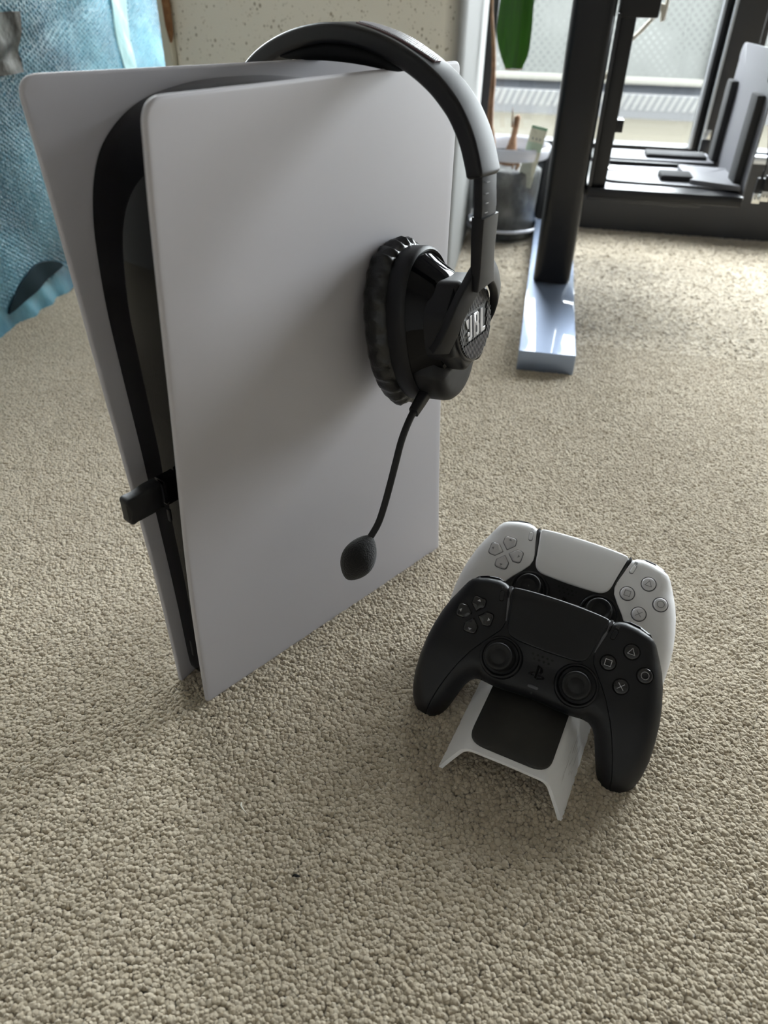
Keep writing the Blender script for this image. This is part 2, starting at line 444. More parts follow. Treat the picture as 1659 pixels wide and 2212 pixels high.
def slab_data(poly, top, bot, bev=0.0005, bevb=None, step=0.003, fmap=None, rings=(0.12, 0.35, 0.65, 1.0)):
    """closed solid over a planar polygon between two height functions, with rounded rims"""
    poly = np.array(poly, float)
    if polyarea(poly) < 0: poly = poly[::-1]
    bevb = bev if bevb is None else bevb
    n = len(poly)
    t = np.roll(poly, -1, axis=0) - np.roll(poly, 1, axis=0)
    t /= np.maximum(np.linalg.norm(t, axis=1), 1e-12)[:, None]
    nin = np.stack([-t[:, 1], t[:, 0]], 1)
    mb = max(bev, bevb)
    pts = [poly]
    if mb > 0:
        for f in rings:
            q = poly + nin * mb * f
            k = inside(q, poly) & (sdist(q, poly) > mb * f * 0.93)
            pts.append(q[k])
    lo = poly.min(0); hi = poly.max(0)
    gx = np.arange(lo[0] + step / 2, hi[0], step); gy = np.arange(lo[1] + step / 2, hi[1], step)
    if len(gx) and len(gy):
        g = np.stack(np.meshgrid(gx, gy), -1).reshape(-1, 2)
        g = g[inside(g, poly)]
        if len(g):
            g = g[sdist(g, poly) > max(mb * 1.1, step * 0.4)]
            pts.append(g)
    P = np.vstack(pts)
    vv, ee, ff, ov, oe, of = delaunay_2d_cdt([Vector(p) for p in P], [], [list(range(n))], 1, 1e-7)
    V = np.array([v[:] for v in vv]); tri = [tuple(f) for f in ff]
    d = sdist(V, poly)
    def roll(b): return b * (1 - np.sqrt(np.maximum(0, 1 - (1 - np.minimum(d / b, 1)) ** 2))) if b > 0 else np.zeros(len(d))
    zt = top(V[:, 0], V[:, 1]) if callable(top) else np.full(len(V), float(top))
    zb = bot(V[:, 0], V[:, 1]) if callable(bot) else np.full(len(V), float(bot))
    zt = zt - roll(bev); zb = zb + roll(bevb)
    zb = np.minimum(zb, zt)
    # boundary edges from triangle edge counts
    from collections import Counter
    ec = Counter()
    for f in tri:
        for i in range(len(f)):
            ec[tuple(sorted((f[i], f[(i + 1) % len(f)])))] += 1
    N = len(V)
    F = [tuple(f) for f in tri] + [tuple(i + N for i in f[::-1]) for f in tri]
    for f in tri:
        for i in range(len(f)):
            a, b = f[i], f[(i + 1) % len(f)]
            if ec[tuple(sorted((a, b)))] == 1: F.append((b, a, a + N, b + N))
    if fmap is None: fmap = lambda x, y, z: np.stack([x, y, z], 1)
    W = np.vstack([fmap(V[:, 0], V[:, 1], zt), fmap(V[:, 0], V[:, 1], zb)])
    return W, F

def slab(name, poly, top, bot, material, parent=None, bev=0.0005, bevb=None, step=0.003, fmap=None, rings=(0.12, 0.35, 0.65, 1.0), angle=50):
    W, F = slab_data(poly, top, bot, bev, bevb, step, fmap, rings)
    return mesh_obj(name, W, F, material, parent, True, True, angle)

def sweep(mb, path, ups, w, th, n_round=3, rad=None, caps=True):
    """rounded-rectangle section swept on a path. ups: outward normals; w along side, th along the normal"""
    path = np.array(path, float); ups = np.array(ups, float); N = len(path)
    V = []; m = None
    for i in range(N):
        t = path[min(i + 1, N - 1)] - path[max(i - 1, 0)]; t /= np.linalg.norm(t)
        u = ups[i] - t * (ups[i] @ t); u /= np.linalg.norm(u); s = np.cross(t, u)
        wi = w[i] if hasattr(w, '__len__') else w; ti = th[i] if hasattr(th, '__len__') else th
        r = min(rad if rad else 0.3 * min(wi, ti), 0.49 * min(wi, ti))
        sec = []
        for cx, cy, a0 in ((wi / 2 - r, ti / 2 - r, 0), (-wi / 2 + r, ti / 2 - r, 90), (-wi / 2 + r, -ti / 2 + r, 180), (wi / 2 - r, -ti / 2 + r, 270)):
            for k in range(n_round + 1):
                a = math.radians(a0 + 90 * k / n_round); sec.append((cx + r * math.cos(a), cy + r * math.sin(a)))
        m = len(sec)
        for x, y in sec: V.append(path[i] + s * x + u * y)
    F = [(i * m + k, i * m + (k + 1) % m, (i + 1) * m + (k + 1) % m, (i + 1) * m + k) for i in range(N - 1) for k in range(m)]
    if caps: F += [tuple(range(m))[::-1], tuple((N - 1) * m + k for k in range(m))]
    return mb.add(V, F)

# ================================================================== SETTING
tag(MB().box(-2.0, 2.4, -1.8, 1.70, -0.05, -0.0021).build('floor', M_FLOOR, smooth=False), kind='structure')
tag(MB().box(-2.1, 2.5, -1.9, 1.86, 2.4, 2.5).build('ceiling', M_WALL, smooth=False), kind='structure')
tag(MB().box(-2.1, -2.0, -1.9, 1.86, -0.05, 2.4).build('wall_left', M_WALL, smooth=False), kind='structure')
tag(MB().box(2.4, 2.5, -1.9, 1.86, -0.05, 2.4).build('wall_right', M_WALL, smooth=False), kind='structure')
tag(MB().box(-2.0, 2.4, -1.9, -1.8, -0.05, 2.4).build('wall_back', M_WALL, smooth=False), kind='structure')
wb = MB()
wb.box(-2.0, -1.86, 1.70, 1.86, -0.05, 2.4)
wb.box(-0.60, -0.14, 1.696, 1.86, -0.05, 2.4)
wb.box(-0.60, 2.4, 1.70, 1.86, 1.12, 2.4)  # unseen window head set this low to shape the daylight falloff
wb.box(-1.86, -0.60, 1.70, 1.86, 1.38, 2.4)  # unseen left window head, its height set for light on the left carpet
wb.box(1.58, 2.4, 1.70, 1.86, -0.05, 1.12)  # unseen wall end, shortens the window to limit side light on the console
wb.box(-1.86, 1.58, 1.752, 1.86, -0.05, 0.145)
tag(wb.build('wall_window', M_WALL, smooth=False), kind='structure')
tag(MB().box(-0.135, 1.58, 1.70, 1.75, -0.0021, 0.15).build('baseboard_window', M_KICK, smooth=False), kind='structure')

# pillar: rounded front corners, speckled
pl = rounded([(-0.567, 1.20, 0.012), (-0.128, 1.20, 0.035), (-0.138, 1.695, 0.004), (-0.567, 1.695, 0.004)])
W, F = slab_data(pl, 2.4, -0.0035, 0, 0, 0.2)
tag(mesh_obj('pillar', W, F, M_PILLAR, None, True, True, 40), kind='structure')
tr = tag(MB().box(-0.580, -0.566, 1.188, 1.222, -0.0035, 2.4, 0.003).build('trim_1', M_TRIM), kind='structure')
pc = rounded([(-0.5655, 0.345, .003), (-0.5605, 0.36, .002), (-0.559, 0.395, .002), (-0.562, 0.425, .003), (-0.572, 0.43, .003), (-0.570, 0.37, .002)], 4)
ch = slab('chipped_patch', pc, 0.0012, -0.004, M_CHIP, tr, 0.0006, step=0.01, fmap=lambda x, y, z: np.stack([x, 1.188 - z, y], 1))

# windows
def window(n, x0, x1, z0, z1):
    fr = MB()
    b = 0.018
    fr.box(x0, x1, 1.70, 1.75, z0, z0 + b, 0.002); fr.box(x0, x1, 1.70, 1.75, z1 - 0.05, z1, 0.002)
    fr.box(x0, x0 + 0.02, 1.70, 1.75, z0 + b, z1 - 0.05, 0.002); fr.box(x1 - 0.012, x1, 1.70, 1.75, z0 + b, z1 - 0.05, 0.002)
    f = tag(fr.build('window_%d' % n, M_FRAME), kind='structure')
    MB().box(x0 + 0.02, x1 - 0.012, 1.722, 1.726, z0 + b, z1 - 0.05).build('pane', M_GLASS, f, smooth=False)
    sl = MB(); sl.box(x1 - 0.018, x1 - 0.013, 1.690, 1.70, z0 + b, z1 - 0.05)
    sl.build('edge_strip', M_ALU, f, smooth=False)
    return f
window(1, -0.14, 0.306, 0.150, 1.12)
window(2, 0.360, 1.58, 0.150, 1.12)
window(3, -1.86, -0.60, 0.150, 1.38)
tag(MB().box(-1.86, -0.60, 1.70, 1.75, -0.0021, 0.15).build('baseboard_left', M_KICK, smooth=False), kind='structure')
tag(MB().box(0.306, 0.360, 1.655, 1.75, 0.150, 1.12, 0.004).build('trim_2', M_FRAME), kind='structure')
MB().box(0.302, 0.3065, 1.655, 1.662, 0.150, 1.12).build('edge_strip', M_ALU, bpy.data.objects['trim_2'], smooth=False)
tag(MB().box(0.36, 1.58, 1.675, 1.70, 0.150, 0.164, 0.002).build('trim_3', M_ALU), kind='structure')

# balcony
tag(MB().box(-3.0, 4.0, 1.86, 3.40, -0.20, 0.0).build('balcony_floor', M_CONC, smooth=False), kind='structure')
kb = tag(MB().box(-3.0, 4.0, 3.40, 3.60, -0.20, 0.084, 0.004).build('balcony_kerb', M_KERB), kind='structure')
bars = MB()  # pale slanted bars stand in for stripes of sunlight on the kerb
for i in range(60):
    x = -0.6 + i * 0.028
    bars.add([(x, 3.3985, 0.03), (x + 0.012, 3.3985, 0.03), (x + 0.034, 3.3985, 0.083), (x + 0.022, 3.3985, 0.083),
             (x, 3.402, 0.03), (x + 0.012, 3.402, 0.03), (x + 0.034, 3.402, 0.083), (x + 0.022, 3.402, 0.083)],
            [(0, 1, 2, 3), (4, 7, 6, 5), (0, 4, 5, 1), (1, 5, 6, 2), (2, 6, 7, 3), (3, 7, 4, 0)])
tag(bars.build('kerb_sun_stripes', mat('pale_sun_stripe', (0.135, 0.135, 0.13), 0.8), kb, smooth=False), kind='stuff')
MB().box(-3.0, 4.0, 3.45, 3.47, 0.08, 0.118).build('gap_shade_strip', M_GAPSHADE, kb, smooth=False)  # dark strip put in as the shade of the gap under the rail
def railing(x0, x1):
    r = MB()
    r.box(x0, x1, 3.42, 3.46, 0.116, 0.140, 0.003); r.box(x0, x1, 3.42, 3.46, 0.92, 0.95, 0.003)
    r.box(x0, x0 + 0.022, 3.42, 3.46, 0.14, 0.92, 0.003); r.box(x1 - 0.022, x1, 3.42, 3.46, 0.14, 0.92, 0.003)
    f = r.build('balcony_railing', M_RAIL)
    MB().box(x0 + 0.022, x1 - 0.022, 3.436, 3.444, 0.14, 0.92).build('frosted_panel', M_FROST, f, smooth=False)
    return f
tag(railing(-0.50, 0.60), kind='structure'); tag(railing(0.66, 1.9), kind='structure'); tag(railing(-1.7, -0.56), kind='structure'); tag(railing(-2.9, -1.76), kind='structure')

# carpet pile: thousands of tufts, one object
def carpet():
    sp = 0.00262
    def lattice(x0, x1, y0, y1, sp):
        nx = int((x1 - x0) / sp); ny = int((y1 - y0) / (sp * 0.87))
        gx, gy = np.meshgrid(np.arange(nx), np.arange(ny))
        X = x0 + (gx + 0.5 * (gy % 2)) * sp; Y = y0 + gy * sp * 0.87
        P = np.stack([X, Y], -1).reshape(-1, 2)
        return P + RNG.uniform(-0.36, 0.36, P.shape) * sp
    near = lattice(-0.95, 0.75, 0.02, 1.05, sp)
    far = lattice(-0.80, 1.05, 1.05, 1.70, sp * 1.05)
    def keep(P):
        d0 = np.array([-0.18, 0.98]); d0 /= np.linalg.norm(d0)
        s = P @ d0; w = P @ np.array([d0[1], -d0[0]])
        k = np.abs(w) < 0.33 + 0.62 * s
        k &= ~((P[:, 0] > -0.567) & (P[:, 0] < -0.128) & (P[:, 1] > 1.2))
        k &= P[:, 1] < 1.698
        k &= ~((P[:, 0] < -0.77) & (P[:, 1] > 0.55))
        return P[k]
    a = keep(near); b = keep(far)
    P = np.vstack([a, b]); n = len(P)
    s = np.concatenate([np.full(len(a), 1.0), np.full(len(b), 1.40)])
    wob = np.sin(P[:, 0] * 95 + 3 * np.sin(P[:, 1] * 40)) * np.sin(P[:, 1] * 120 + 2 * np.sin(P[:, 0] * 60))
    z = -0.0012 + 0.0003 * wob + RNG.uniform(-0.0004, 0.0004, n)
    sc = RNG.uniform(0.75, 1.22, n) * s
    me = bpy.data.meshes.new('carpet_pile')
    me.vertices.add(n)
    me.vertices.foreach_set('co', np.column_stack([P, z]).astype(np.float32).ravel())
    at = me.attributes.new('rot', 'FLOAT_VECTOR', 'POINT'); 
    R3 = np.column_stack([RNG.uniform(-0.45, 0.45, n), RNG.uniform(-0.45, 0.45, n), RNG.uniform(0, 6.28, n)])
    at.data.foreach_set('vector', R3.astype(np.float32).ravel())
    at = me.attributes.new('sc', 'FLOAT_VECTOR', 'POINT')
    S = np.column_stack([sc, sc * RNG.uniform(0.8, 1.25, n), np.where(np.arange(n) < len(a), 0.92, 0.24) * RNG.uniform(0.85, 1.15, n)])
    at.data.foreach_set('vector', S.astype(np.float32).ravel())
    me.materials.append(M_NUB)
    o = bpy.data.objects.new('carpet_pile', me); COL.objects.link(o)
    ng = bpy.data.node_groups.new('tufts', 'GeometryNodeTree')
    ng.interface.new_socket('Geometry', in_out='INPUT', socket_type='NodeSocketGeometry')
    ng.interface.new_socket('Geometry', in_out='OUTPUT', socket_type='NodeSocketGeometry')
    N = ng.nodes; L = ng.links
    gi = N.new('NodeGroupInput'); go = N.new('NodeGroupOutput')
    ico = N.new('GeometryNodeMeshIcoSphere'); ico.inputs['Radius'].default_value = 0.0020; ico.inputs['Subdivisions'].default_value = 3
    ns = N.new('ShaderNodeTexNoise'); ns.inputs['Scale'].default_value = 760; ns.inputs['Detail'].default_value = 1
    vs = N.new('ShaderNodeVectorMath'); vs.operation = 'SUBTRACT'; vs.inputs[1].default_value = (0.5, 0.5, 0.5)
    vm = N.new('ShaderNodeVectorMath'); vm.operation = 'SCALE'; vm.inputs['Scale'].default_value = 0.0014
    sp_ = N.new('GeometryNodeSetPosition')
    sm = N.new('GeometryNodeSetMaterial'); sm.inputs['Material'].default_value = M_NUB
    ss = N.new('GeometryNodeSetShadeSmooth')
    ip = N.new('GeometryNodeInstanceOnPoints')
    na = N.new('GeometryNodeInputNamedAttribute'); na.data_type = 'FLOAT_VECTOR'; na.inputs['Name'].default_value = 'rot'
    nb = N.new('GeometryNodeInputNamedAttribute'); nb.data_type = 'FLOAT_VECTOR'; nb.inputs['Name'].default_value = 'sc'
    e2r = N.new('FunctionNodeEulerToRotation')
    L.new(ns.outputs['Color'], vs.inputs[0]); L.new(vs.outputs[0], vm.inputs[0])
    L.new(ico.outputs['Mesh'], sp_.inputs['Geometry']); L.new(vm.outputs[0], sp_.inputs['Offset'])
    L.new(sp_.outputs[0], ss.inputs[0]); L.new(ss.outputs[0], sm.inputs['Geometry'])
    L.new(gi.outputs[0], ip.inputs['Points']); L.new(sm.outputs[0], ip.inputs['Instance'])
    L.new(na.outputs[0], e2r.inputs[0]); L.new(e2r.outputs[0], ip.inputs['Rotation']); L.new(nb.outputs[0], ip.inputs['Scale'])
    L.new(ip.outputs[0], go.inputs[0])
    md = o.modifiers.new('tufts', 'NODES'); md.node_group = ng
    return o
cp = carpet()
tag(cp, 'looped beige carpet pile of small tufts covering the floor', 'carpet', kind='stuff')

# ================================================================== GAME CONSOLE
CO = np.array([-0.202542, 0.317392, 0.0]); CX = np.array([0.45069, 0.892668, -0.004619]); CY = np.array([-0.892612, 0.450714, 0.010087]); CZ = np.array([0.011086, -0.000423, 0.999938])
MC = Matrix(((CX[0], CY[0], CZ[0], CO[0]), (CX[1], CY[1], CZ[1], CO[1]), (CX[2], CY[2], CZ[2], CO[2]), (0, 0, 0, 1)))
ZF = np.array([0, 50, 100, 150, 200, 250, 300, 350, 392]) / 1000; FW = np.array([16.8, 17.8, 20, 23.8, 28.8, 33.8, 38, 42.6, 48]) / 1000
ZR = np.array([0, 75, 150, 277, 345, 392]) / 1000; RW = np.array([45.5, 39, 33.2, 27.4, 26, 25.2]) / 1000
_zz = np.linspace(0, 0.392, 200)
def _smooth(y): 
    k = np.hanning(31); k /= k.sum(); e = np.concatenate([2 * y[0] - y[15:0:-1], y, 2 * y[-1] - y[-2:-17:-1]]); return np.convolve(e, k, 'valid')
_fs = _smooth(np.interp(_zz, ZF, FW)); _rs = _smooth(np.interp(_zz, ZR, RW))
def hw(a, z):
    t = np.clip(a / 0.26, -0.05, 1.05)
    return (1 - t) * np.interp(z, _zz, _fs) + t * np.interp(z, _zz, _rs)
console = tag(empty('game_console', MC), 'white upright game console with glossy black core, standing on the carpet', 'console')
plate = rounded([(0.0, 0.0, 0.003), (0.2585, 0.0, 0.003), (0.26, 0.392, 0.006), (0.0, 0.393, 0.011)], 8)
plate = resample(plate, 0.004)
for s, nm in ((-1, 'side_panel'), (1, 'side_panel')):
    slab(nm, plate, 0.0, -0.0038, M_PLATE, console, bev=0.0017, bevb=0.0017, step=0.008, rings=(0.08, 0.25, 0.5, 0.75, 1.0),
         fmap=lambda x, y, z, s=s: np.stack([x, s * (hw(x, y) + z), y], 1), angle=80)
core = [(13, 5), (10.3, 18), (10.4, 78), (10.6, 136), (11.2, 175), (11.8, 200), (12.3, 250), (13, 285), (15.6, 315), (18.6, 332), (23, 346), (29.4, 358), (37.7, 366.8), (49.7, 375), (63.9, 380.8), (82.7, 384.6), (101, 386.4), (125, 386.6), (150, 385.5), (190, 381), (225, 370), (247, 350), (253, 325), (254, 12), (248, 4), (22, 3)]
core = resample(np.vstack([catmull(np.array(core[:20]) / 1000, 6), np.array(core[20:]) / 1000]), 0.0035)
body = slab('core_body', core, lambda a, z: hw(a, z) - 0.0042, lambda a, z: -(hw(a, z) - 0.0042), M_CORE, console, bev=0.0012, step=0.008,
            fmap=lambda x, y, z: np.stack([x, z, y], 1), angle=50)
def front_slot(name, y, z, w, h, material, d=0.0006):
    c = rounded([(-w / 2, -h / 2, w * .45), (w / 2, -h / 2, w * .45), (w / 2, h / 2, w * .45), (-w / 2, h / 2, w * .45)], 5)
    return slab(name, c, d, -0.003, material, console, bev=0.0003, step=0.01, fmap=lambda p, q, t: np.stack([0.0108 - t, y + p, z + q], 1))
front_slot('power_button', 0.0065, 0.0342, 0.0022, 0.016, M_RUBBER, 0.0009)
pt = front_slot('usb_port', 0.0045, 0.1572, 0.0026, 0.0092, M_RUBBER, 0.0008)
# USB dongle in the console's front port
dg = tag(empty('usb_dongle', MC @ Matrix.Translation((0.0, 0.0, 0.1805))), 'black wireless USB dongle sticking out of the front of the console', 'dongle')
def pr(poly_side, hy, bev, name, material):
    return slab(name, poly_side, hy, -hy, material, dg, bev=bev, step=0.006, fmap=lambda x, y, z: np.stack([x, -z, y], 1))
pr(rounded([(-0.0205, -0.0098, .003), (0.004, -0.0100, .001), (0.004, 0.0092, .001), (-0.004, 0.0092, .004), (-0.0125, 0.0078, .004), (-0.0205, 0.0082, .003)], 5), 0.0042, 0.0014, 'dongle_body', M_BPLAST)
pr(rounded([(0.0052, -0.0088, .001), (0.0125, -0.0088, .0005), (0.0125, 0.0088, .0005), (0.0052, 0.0088, .001)], 4), 0.0046, 0.0008, 'dongle_collar', M_BGLOSS)
pr(rounded([(0.003, -0.0065, .0005), (0.014, -0.0065, .0005), (0.014, 0.0065, .0005), (0.003, 0.0065, .0005)], 3), 0.0030, 0.0004, 'usb_plug', M_SATMET)

# ================================================================== HEADSET (over the console, in the console's frame)
HS = tag(empty('headset', MC @ Matrix.Translation((0.18, 0.0, 0.39))), 'black wired gaming headset hung over the white console, with boom microphone', 'headset')
HO = np.array([0.18, 0.0, 0.39])
def H(p): return np.array(p, float) - HO
YM = 0.0015
def mir(p, s):
    p = np.array(p, float)
    if s > 0: p = p.copy(); p[..., 1] = 2 * YM - p[..., 1]
    return p
half = [(-0.1025, 0.3475), (-0.1005, 0.3535), (-0.0955, 0.3650), (-0.0895, 0.3743), (-0.0820, 0.3828), (-0.0690, 0.3928), (-0.0518, 0.4014), (-0.0318, 0.4079), (-0.0095, 0.4117)]
full = half + [(2 * YM - y, z) for y, z in half[::-1]]
arc = catmull(full, 6)
tang = np.gradient(arc, axis=0); tang /= np.linalg.norm(tang, axis=1)[:, None]
nrm = np.stack([-tang[:, 1], tang[:, 0]], 1)
cen = arc - nrm * 0.0052
AW = 0.0225; A0 = 0.1695 + AW / 2
path = np.column_stack([np.full(len(cen), A0), cen]) - HO
ups = np.column_stack([np.zeros(len(nrm)), nrm])
wv = np.full(len(path), AW); tv = np.full(len(path), 0.0104)
for i, q in ((0, 0.80), (1, 0.95)):
    wv[i] *= q; wv[-1 - i] *= q; tv[i] *= q; tv[-1 - i] *= q
band = sweep(MB(), path, ups, wv, tv, 4, 0.0028).build('headband', M_HSET, HS, angle=60)
# side face of the band is a darker plastic
cu_i = [i for i in range(len(arc)) if -0.050 < arc[i, 0] < 0.053]
cpth = np.column_stack([np.full(len(cu_i), A0 + 0.0005), (arc - nrm * 0.0104)[cu_i]]) - HO
ct = np.array([0.0094 * max(0.02, math.sin(math.pi * (0.01 + 0.98 * k / (len(cu_i) - 1)))) ** 0.6 for k in range(len(cu_i))])
cpth = cpth - ups[cu_i] * (ct[:, None] * 0.5 - 0.0006)
sweep(MB(), cpth, ups[cu_i], np.full(len(cu_i), AW * 0.9), ct, 4, 0.0040).build('headband_cushion', M_HDARK, HS, angle=60)
# ribbed insert on the top of the band
ti = [i for i in range(len(arc)) if -0.062 < arc[i, 0] < -0.004]
tp = np.column_stack([np.full(len(ti), A0 + 0.001), (arc + nrm * 0.0002)[ti]]) - HO
tw = np.array([0.0125 * math.sin(math.pi * (0.04 + 0.92 * k / (len(ti) - 1))) ** 0.35 for k in range(len(ti))])
ins = sweep(MB(), tp, ups[ti], tw, np.full(len(ti), 0.0009), 2, 0.0003).build('top_insert', mat('insert_plum', (0.10, 0.045, 0.05), 0.35), HS)
rb = MB()
for k in range(1, len(ti) * 3 - 3):
    f = k / 3; i0 = int(f); fr = f - i0
    if i0 + 1 >= len(ti): break
    p = tp[i0] * (1 - fr) + tp[i0 + 1] * fr; nn = ups[ti[i0]]; w = (tw[i0] * (1 - fr) + tw[i0 + 1] * fr) * 0.42
    tt = tp[i0 + 1] - tp[i0]; tt /= np.linalg.norm(tt); sd = np.array([1.0, 0, 0])
    q = [p + sd * sx * w + tt * (st * 0.00035 + sx * w * 0.35) + nn * h for h in (0.0003, 0.0010) for sx in (-1, 1) for st in (-1, 1)]
    rb.add(q, [(0, 1, 3, 2), (4, 6, 7, 5), (0, 2, 6, 4), (1, 5, 7, 3), (0, 4, 5, 1), (2, 3, 7, 6)])
tag(rb.build('insert_ribs', mat('insert_rib_grey', (0.30, 0.29, 0.31), 0.35), ins, smooth=False), kind='stuff')

# cup frame
Cc = np.array([0.190, -0.096, 0.2582]); Cn = np.array([0.1239, -0.9770, 0.1737]); Cu = np.array([0.9921, 0.1258, 0.0]); Cv = np.array([-0.0219, 0.1724, 0.9848])
Cn /= np.linalg.norm(Cn); Cu /= np.linalg.norm(Cu); Cv = np.cross(Cn, Cu); Cv = Cv if Cv[2] > 0 else -Cv
def cupmap(s):
    def f(u, v, h):
        u = np.atleast_1d(u); v = np.atleast_1d(v); h = np.atleast_1d(h)
        return mir(Cc + u[:, None] * Cu + v[:, None] * Cv + h[:, None] * Cn, s) - HO
    return f
def cup_lathe(s, prof, n=64, vc=-0.004, ex=2.25, wr=None):
    """prof [(A, B, h)] semi-axes and outward height"""
    V = []
    for j, (A, B, h) in enumerate(prof):
        for k in range(n):
            w = 2 * math.pi * k / n; c, q = math.cos(w), math.sin(w)
            rr = (abs(c) ** ex + abs(q) ** ex) ** (-1 / ex)
            d = wr(j, w) if wr else 0
            V.append((A * rr * c * (1 + d), B * rr * q * (1 + d) + vc, h))
    V = np.array(V)
    F = [(i * n + k, i * n + (k + 1) % n, (i + 1) * n + (k + 1) % n, (i + 1) * n + k) for i in range(len(prof) - 1) for k in range(n)]
    return cupmap(s)(V[:, 0], V[:, 1], V[:, 2]), F
def letters():
    """J B L strokes as polygons, unit height 1"""
    J = rounded([(0.14, 1.0, .02), (0.30, 1.0, .02), (0.30, 0.10, .1), (0.20, -0.02, .05), (0.0, 0.0, .04), (0.0, 0.16, .02), (0.10, 0.16, .03), (0.14, 0.22, .03)], 3)
    B1 = rounded([(0.42, 0, .02), (0.58, 0, .0), (0.58, 1.0, .0), (0.42, 1.0, .02)], 3)
    B2 = rounded([(0.57, 0.86, 0), (0.66, 0.86, .05), (0.67, 0.62, .05), (0.57, 0.60, 0), (0.57, 0.46, 0), (0.67, 0.42, .05), (0.67, 0.16, .05), (0.57, 0.14, 0), (0.57, 0, 0), (0.74, 0.0, .08), (0.83, 0.10, .06), (0.83, 0.42, .08), (0.77, 0.52, .04), (0.82, 0.62, .06), (0.82, 0.88, .08), (0.74, 1.0, .08), (0.57, 1.0, 0)], 3)
    Lr = rounded([(0.95, 0, .02), (1.30, 0, .02), (1.30, 0.16, .02), (1.11, 0.16, .02), (1.11, 1.0, .02), (0.95, 1.0, .02)], 3)
    wedge = np.array([(-0.16, 0.92), (0.07, 0.92), (0.03, 0.52), (-0.01, 0.52)])
    dot = np.array([(0.02 + 0.09 * math.cos(t), 0.30 + 0.09 * math.sin(t)) for t in np.linspace(0, 2 * math.pi, 12)[:-1]])
    return [J, B1, B2, Lr, wedge, dot]
def ear_cup(s):
    T = cupmap(s)
    A, B = 0.0350, 0.0505
    v, f = cup_lathe(s, [(A * .80, B * .80, -0.046), (A * .97, B * .97, -0.0455), (A, B, -0.0435), (A * 1.0, B * 1.0, -0.0345), (A * .985, B * .985, -0.0322), (A * .955, B * .955, -0.0312), (A * .93, B * .93, -0.0320), (A * .92, B * .92, -0.0335)])
    ring = mesh_obj('ear_cup', v, f, M_HSET, HS, True, True, 50)
    v, f = cup_lathe(s, [(A * .93, B * .93, -0.0330), (A * .90, B * .90, -0.0312), (A * .83, B * .82, -0.0262), (A * .77, B * .72, -0.0190), (A * .73, B * .62, -0.0130), (0.020, 0.022, -0.0122)])
    mesh_obj('cup_shell', v, f, M_BGLOSS, ring, True, True, 60)
    rw = [RNG.uniform(0, 6.28) for _ in range(8)]
    def wr(j, w):
        if j < 1 or j > 7: return 0
        k = math.sin(9 * w + rw[0] + 1.2 * math.sin(3 * w + rw[1])) * 0.5 + math.sin(27 * w + rw[2] + 0.6 * j + 2 * math.sin(2 * w + rw[3])) * 0.7 + math.sin(41 * w + rw[4] - 0.7 * j) * 0.3
        edge = (0.4, 1.0, 1.2, 0.9, 0.6, 0.6, 0.5)[j - 1]
        return 0.038 * edge * k * (0.8 + 0.2 * math.sin(w * 2 + rw[5]))
    a, b = 0.0362, 0.0525
    v, f = cup_lathe(s, [(a * .88, b * .88, -0.0440), (a * .97, b * .97, -0.0440), (a * 1.02, b * 1.01, -0.0468), (a * 1.05, b * 1.03, -0.0505), (a * 1.05, b * 1.03, -0.0545), (a * 1.02, b * 1.01, -0.0585), (a * .95, b * .96, -0.0612), (a * .82, b * .85, -0.0625), (a * .66, b * .70, -0.0612), (a * .56, b * .62, -0.0580), (a * .52, b * .58, -0.0500), (0.001, 0.001, -0.0490)], 160, wr=wr)
    mesh_obj('ear_cushion', v, f, M_LEATH, ring, True, True, 0)
    # hub: rounded octagon around the cap
    oc = rounded([(0.0325 * math.cos(math.radians(22.5 + 45 * k)), 0.0310 * math.sin(math.radians(22.5 + 45 * k)), 0.010) for k in range(8)], 5)
    slab('hub', oc, -0.0012, -0.020, M_HSET, ring, bev=0.0035, bevb=0.0, step=0.008, fmap=T)
    # lower control housing
    lo = [(0.9 * A * (abs(math.cos(w)) ** 2.25 + abs(math.sin(w)) ** 2.25) ** (-1 / 2.25) * math.cos(w), 0.985 * B * (abs(math.cos(w)) ** 2.25 + abs(math.sin(w)) ** 2.25) ** (-1 / 2.25) * math.sin(w) - 0.004) for w in np.radians(np.linspace(207, 333, 26))]
    lo += [(0.022, -0.014), (0.0, -0.020), (-0.020, -0.015)]
    slab('control_housing', lo, lambda x, y: -0.0115 - 0.10 * np.maximum(0, -y - 0.030), -0.0335, M_BPLAST, ring, bev=0.0065, bevb=0.0, step=0.005, fmap=T)
    # ribbed cap with lettering
    circ = np.array([(0.0247 * math.cos(t), 0.0247 * math.sin(t)) for t in np.linspace(0, 2 * math.pi, 65)[:-1]])
    slab('cap_rim', circ, 0.0004, -0.004, M_SATMET, ring, bev=0.0008, step=0.01, fmap=T)
    c2 = circ * 0.945
    cap = slab('cap', c2, 0.0007, -0.003, mat('cap_dark', (0.006, 0.006, 0.0065), 0.5), ring, bev=0.0002, step=0.01, fmap=T)
    bars = MB(); ang = math.radians(57); d = np.array([math.cos(ang), math.sin(ang)]); nn = np.array([-d[1], d[0]])
    bx = (-0.0168, 0.0165, -0.0098, 0.0082)
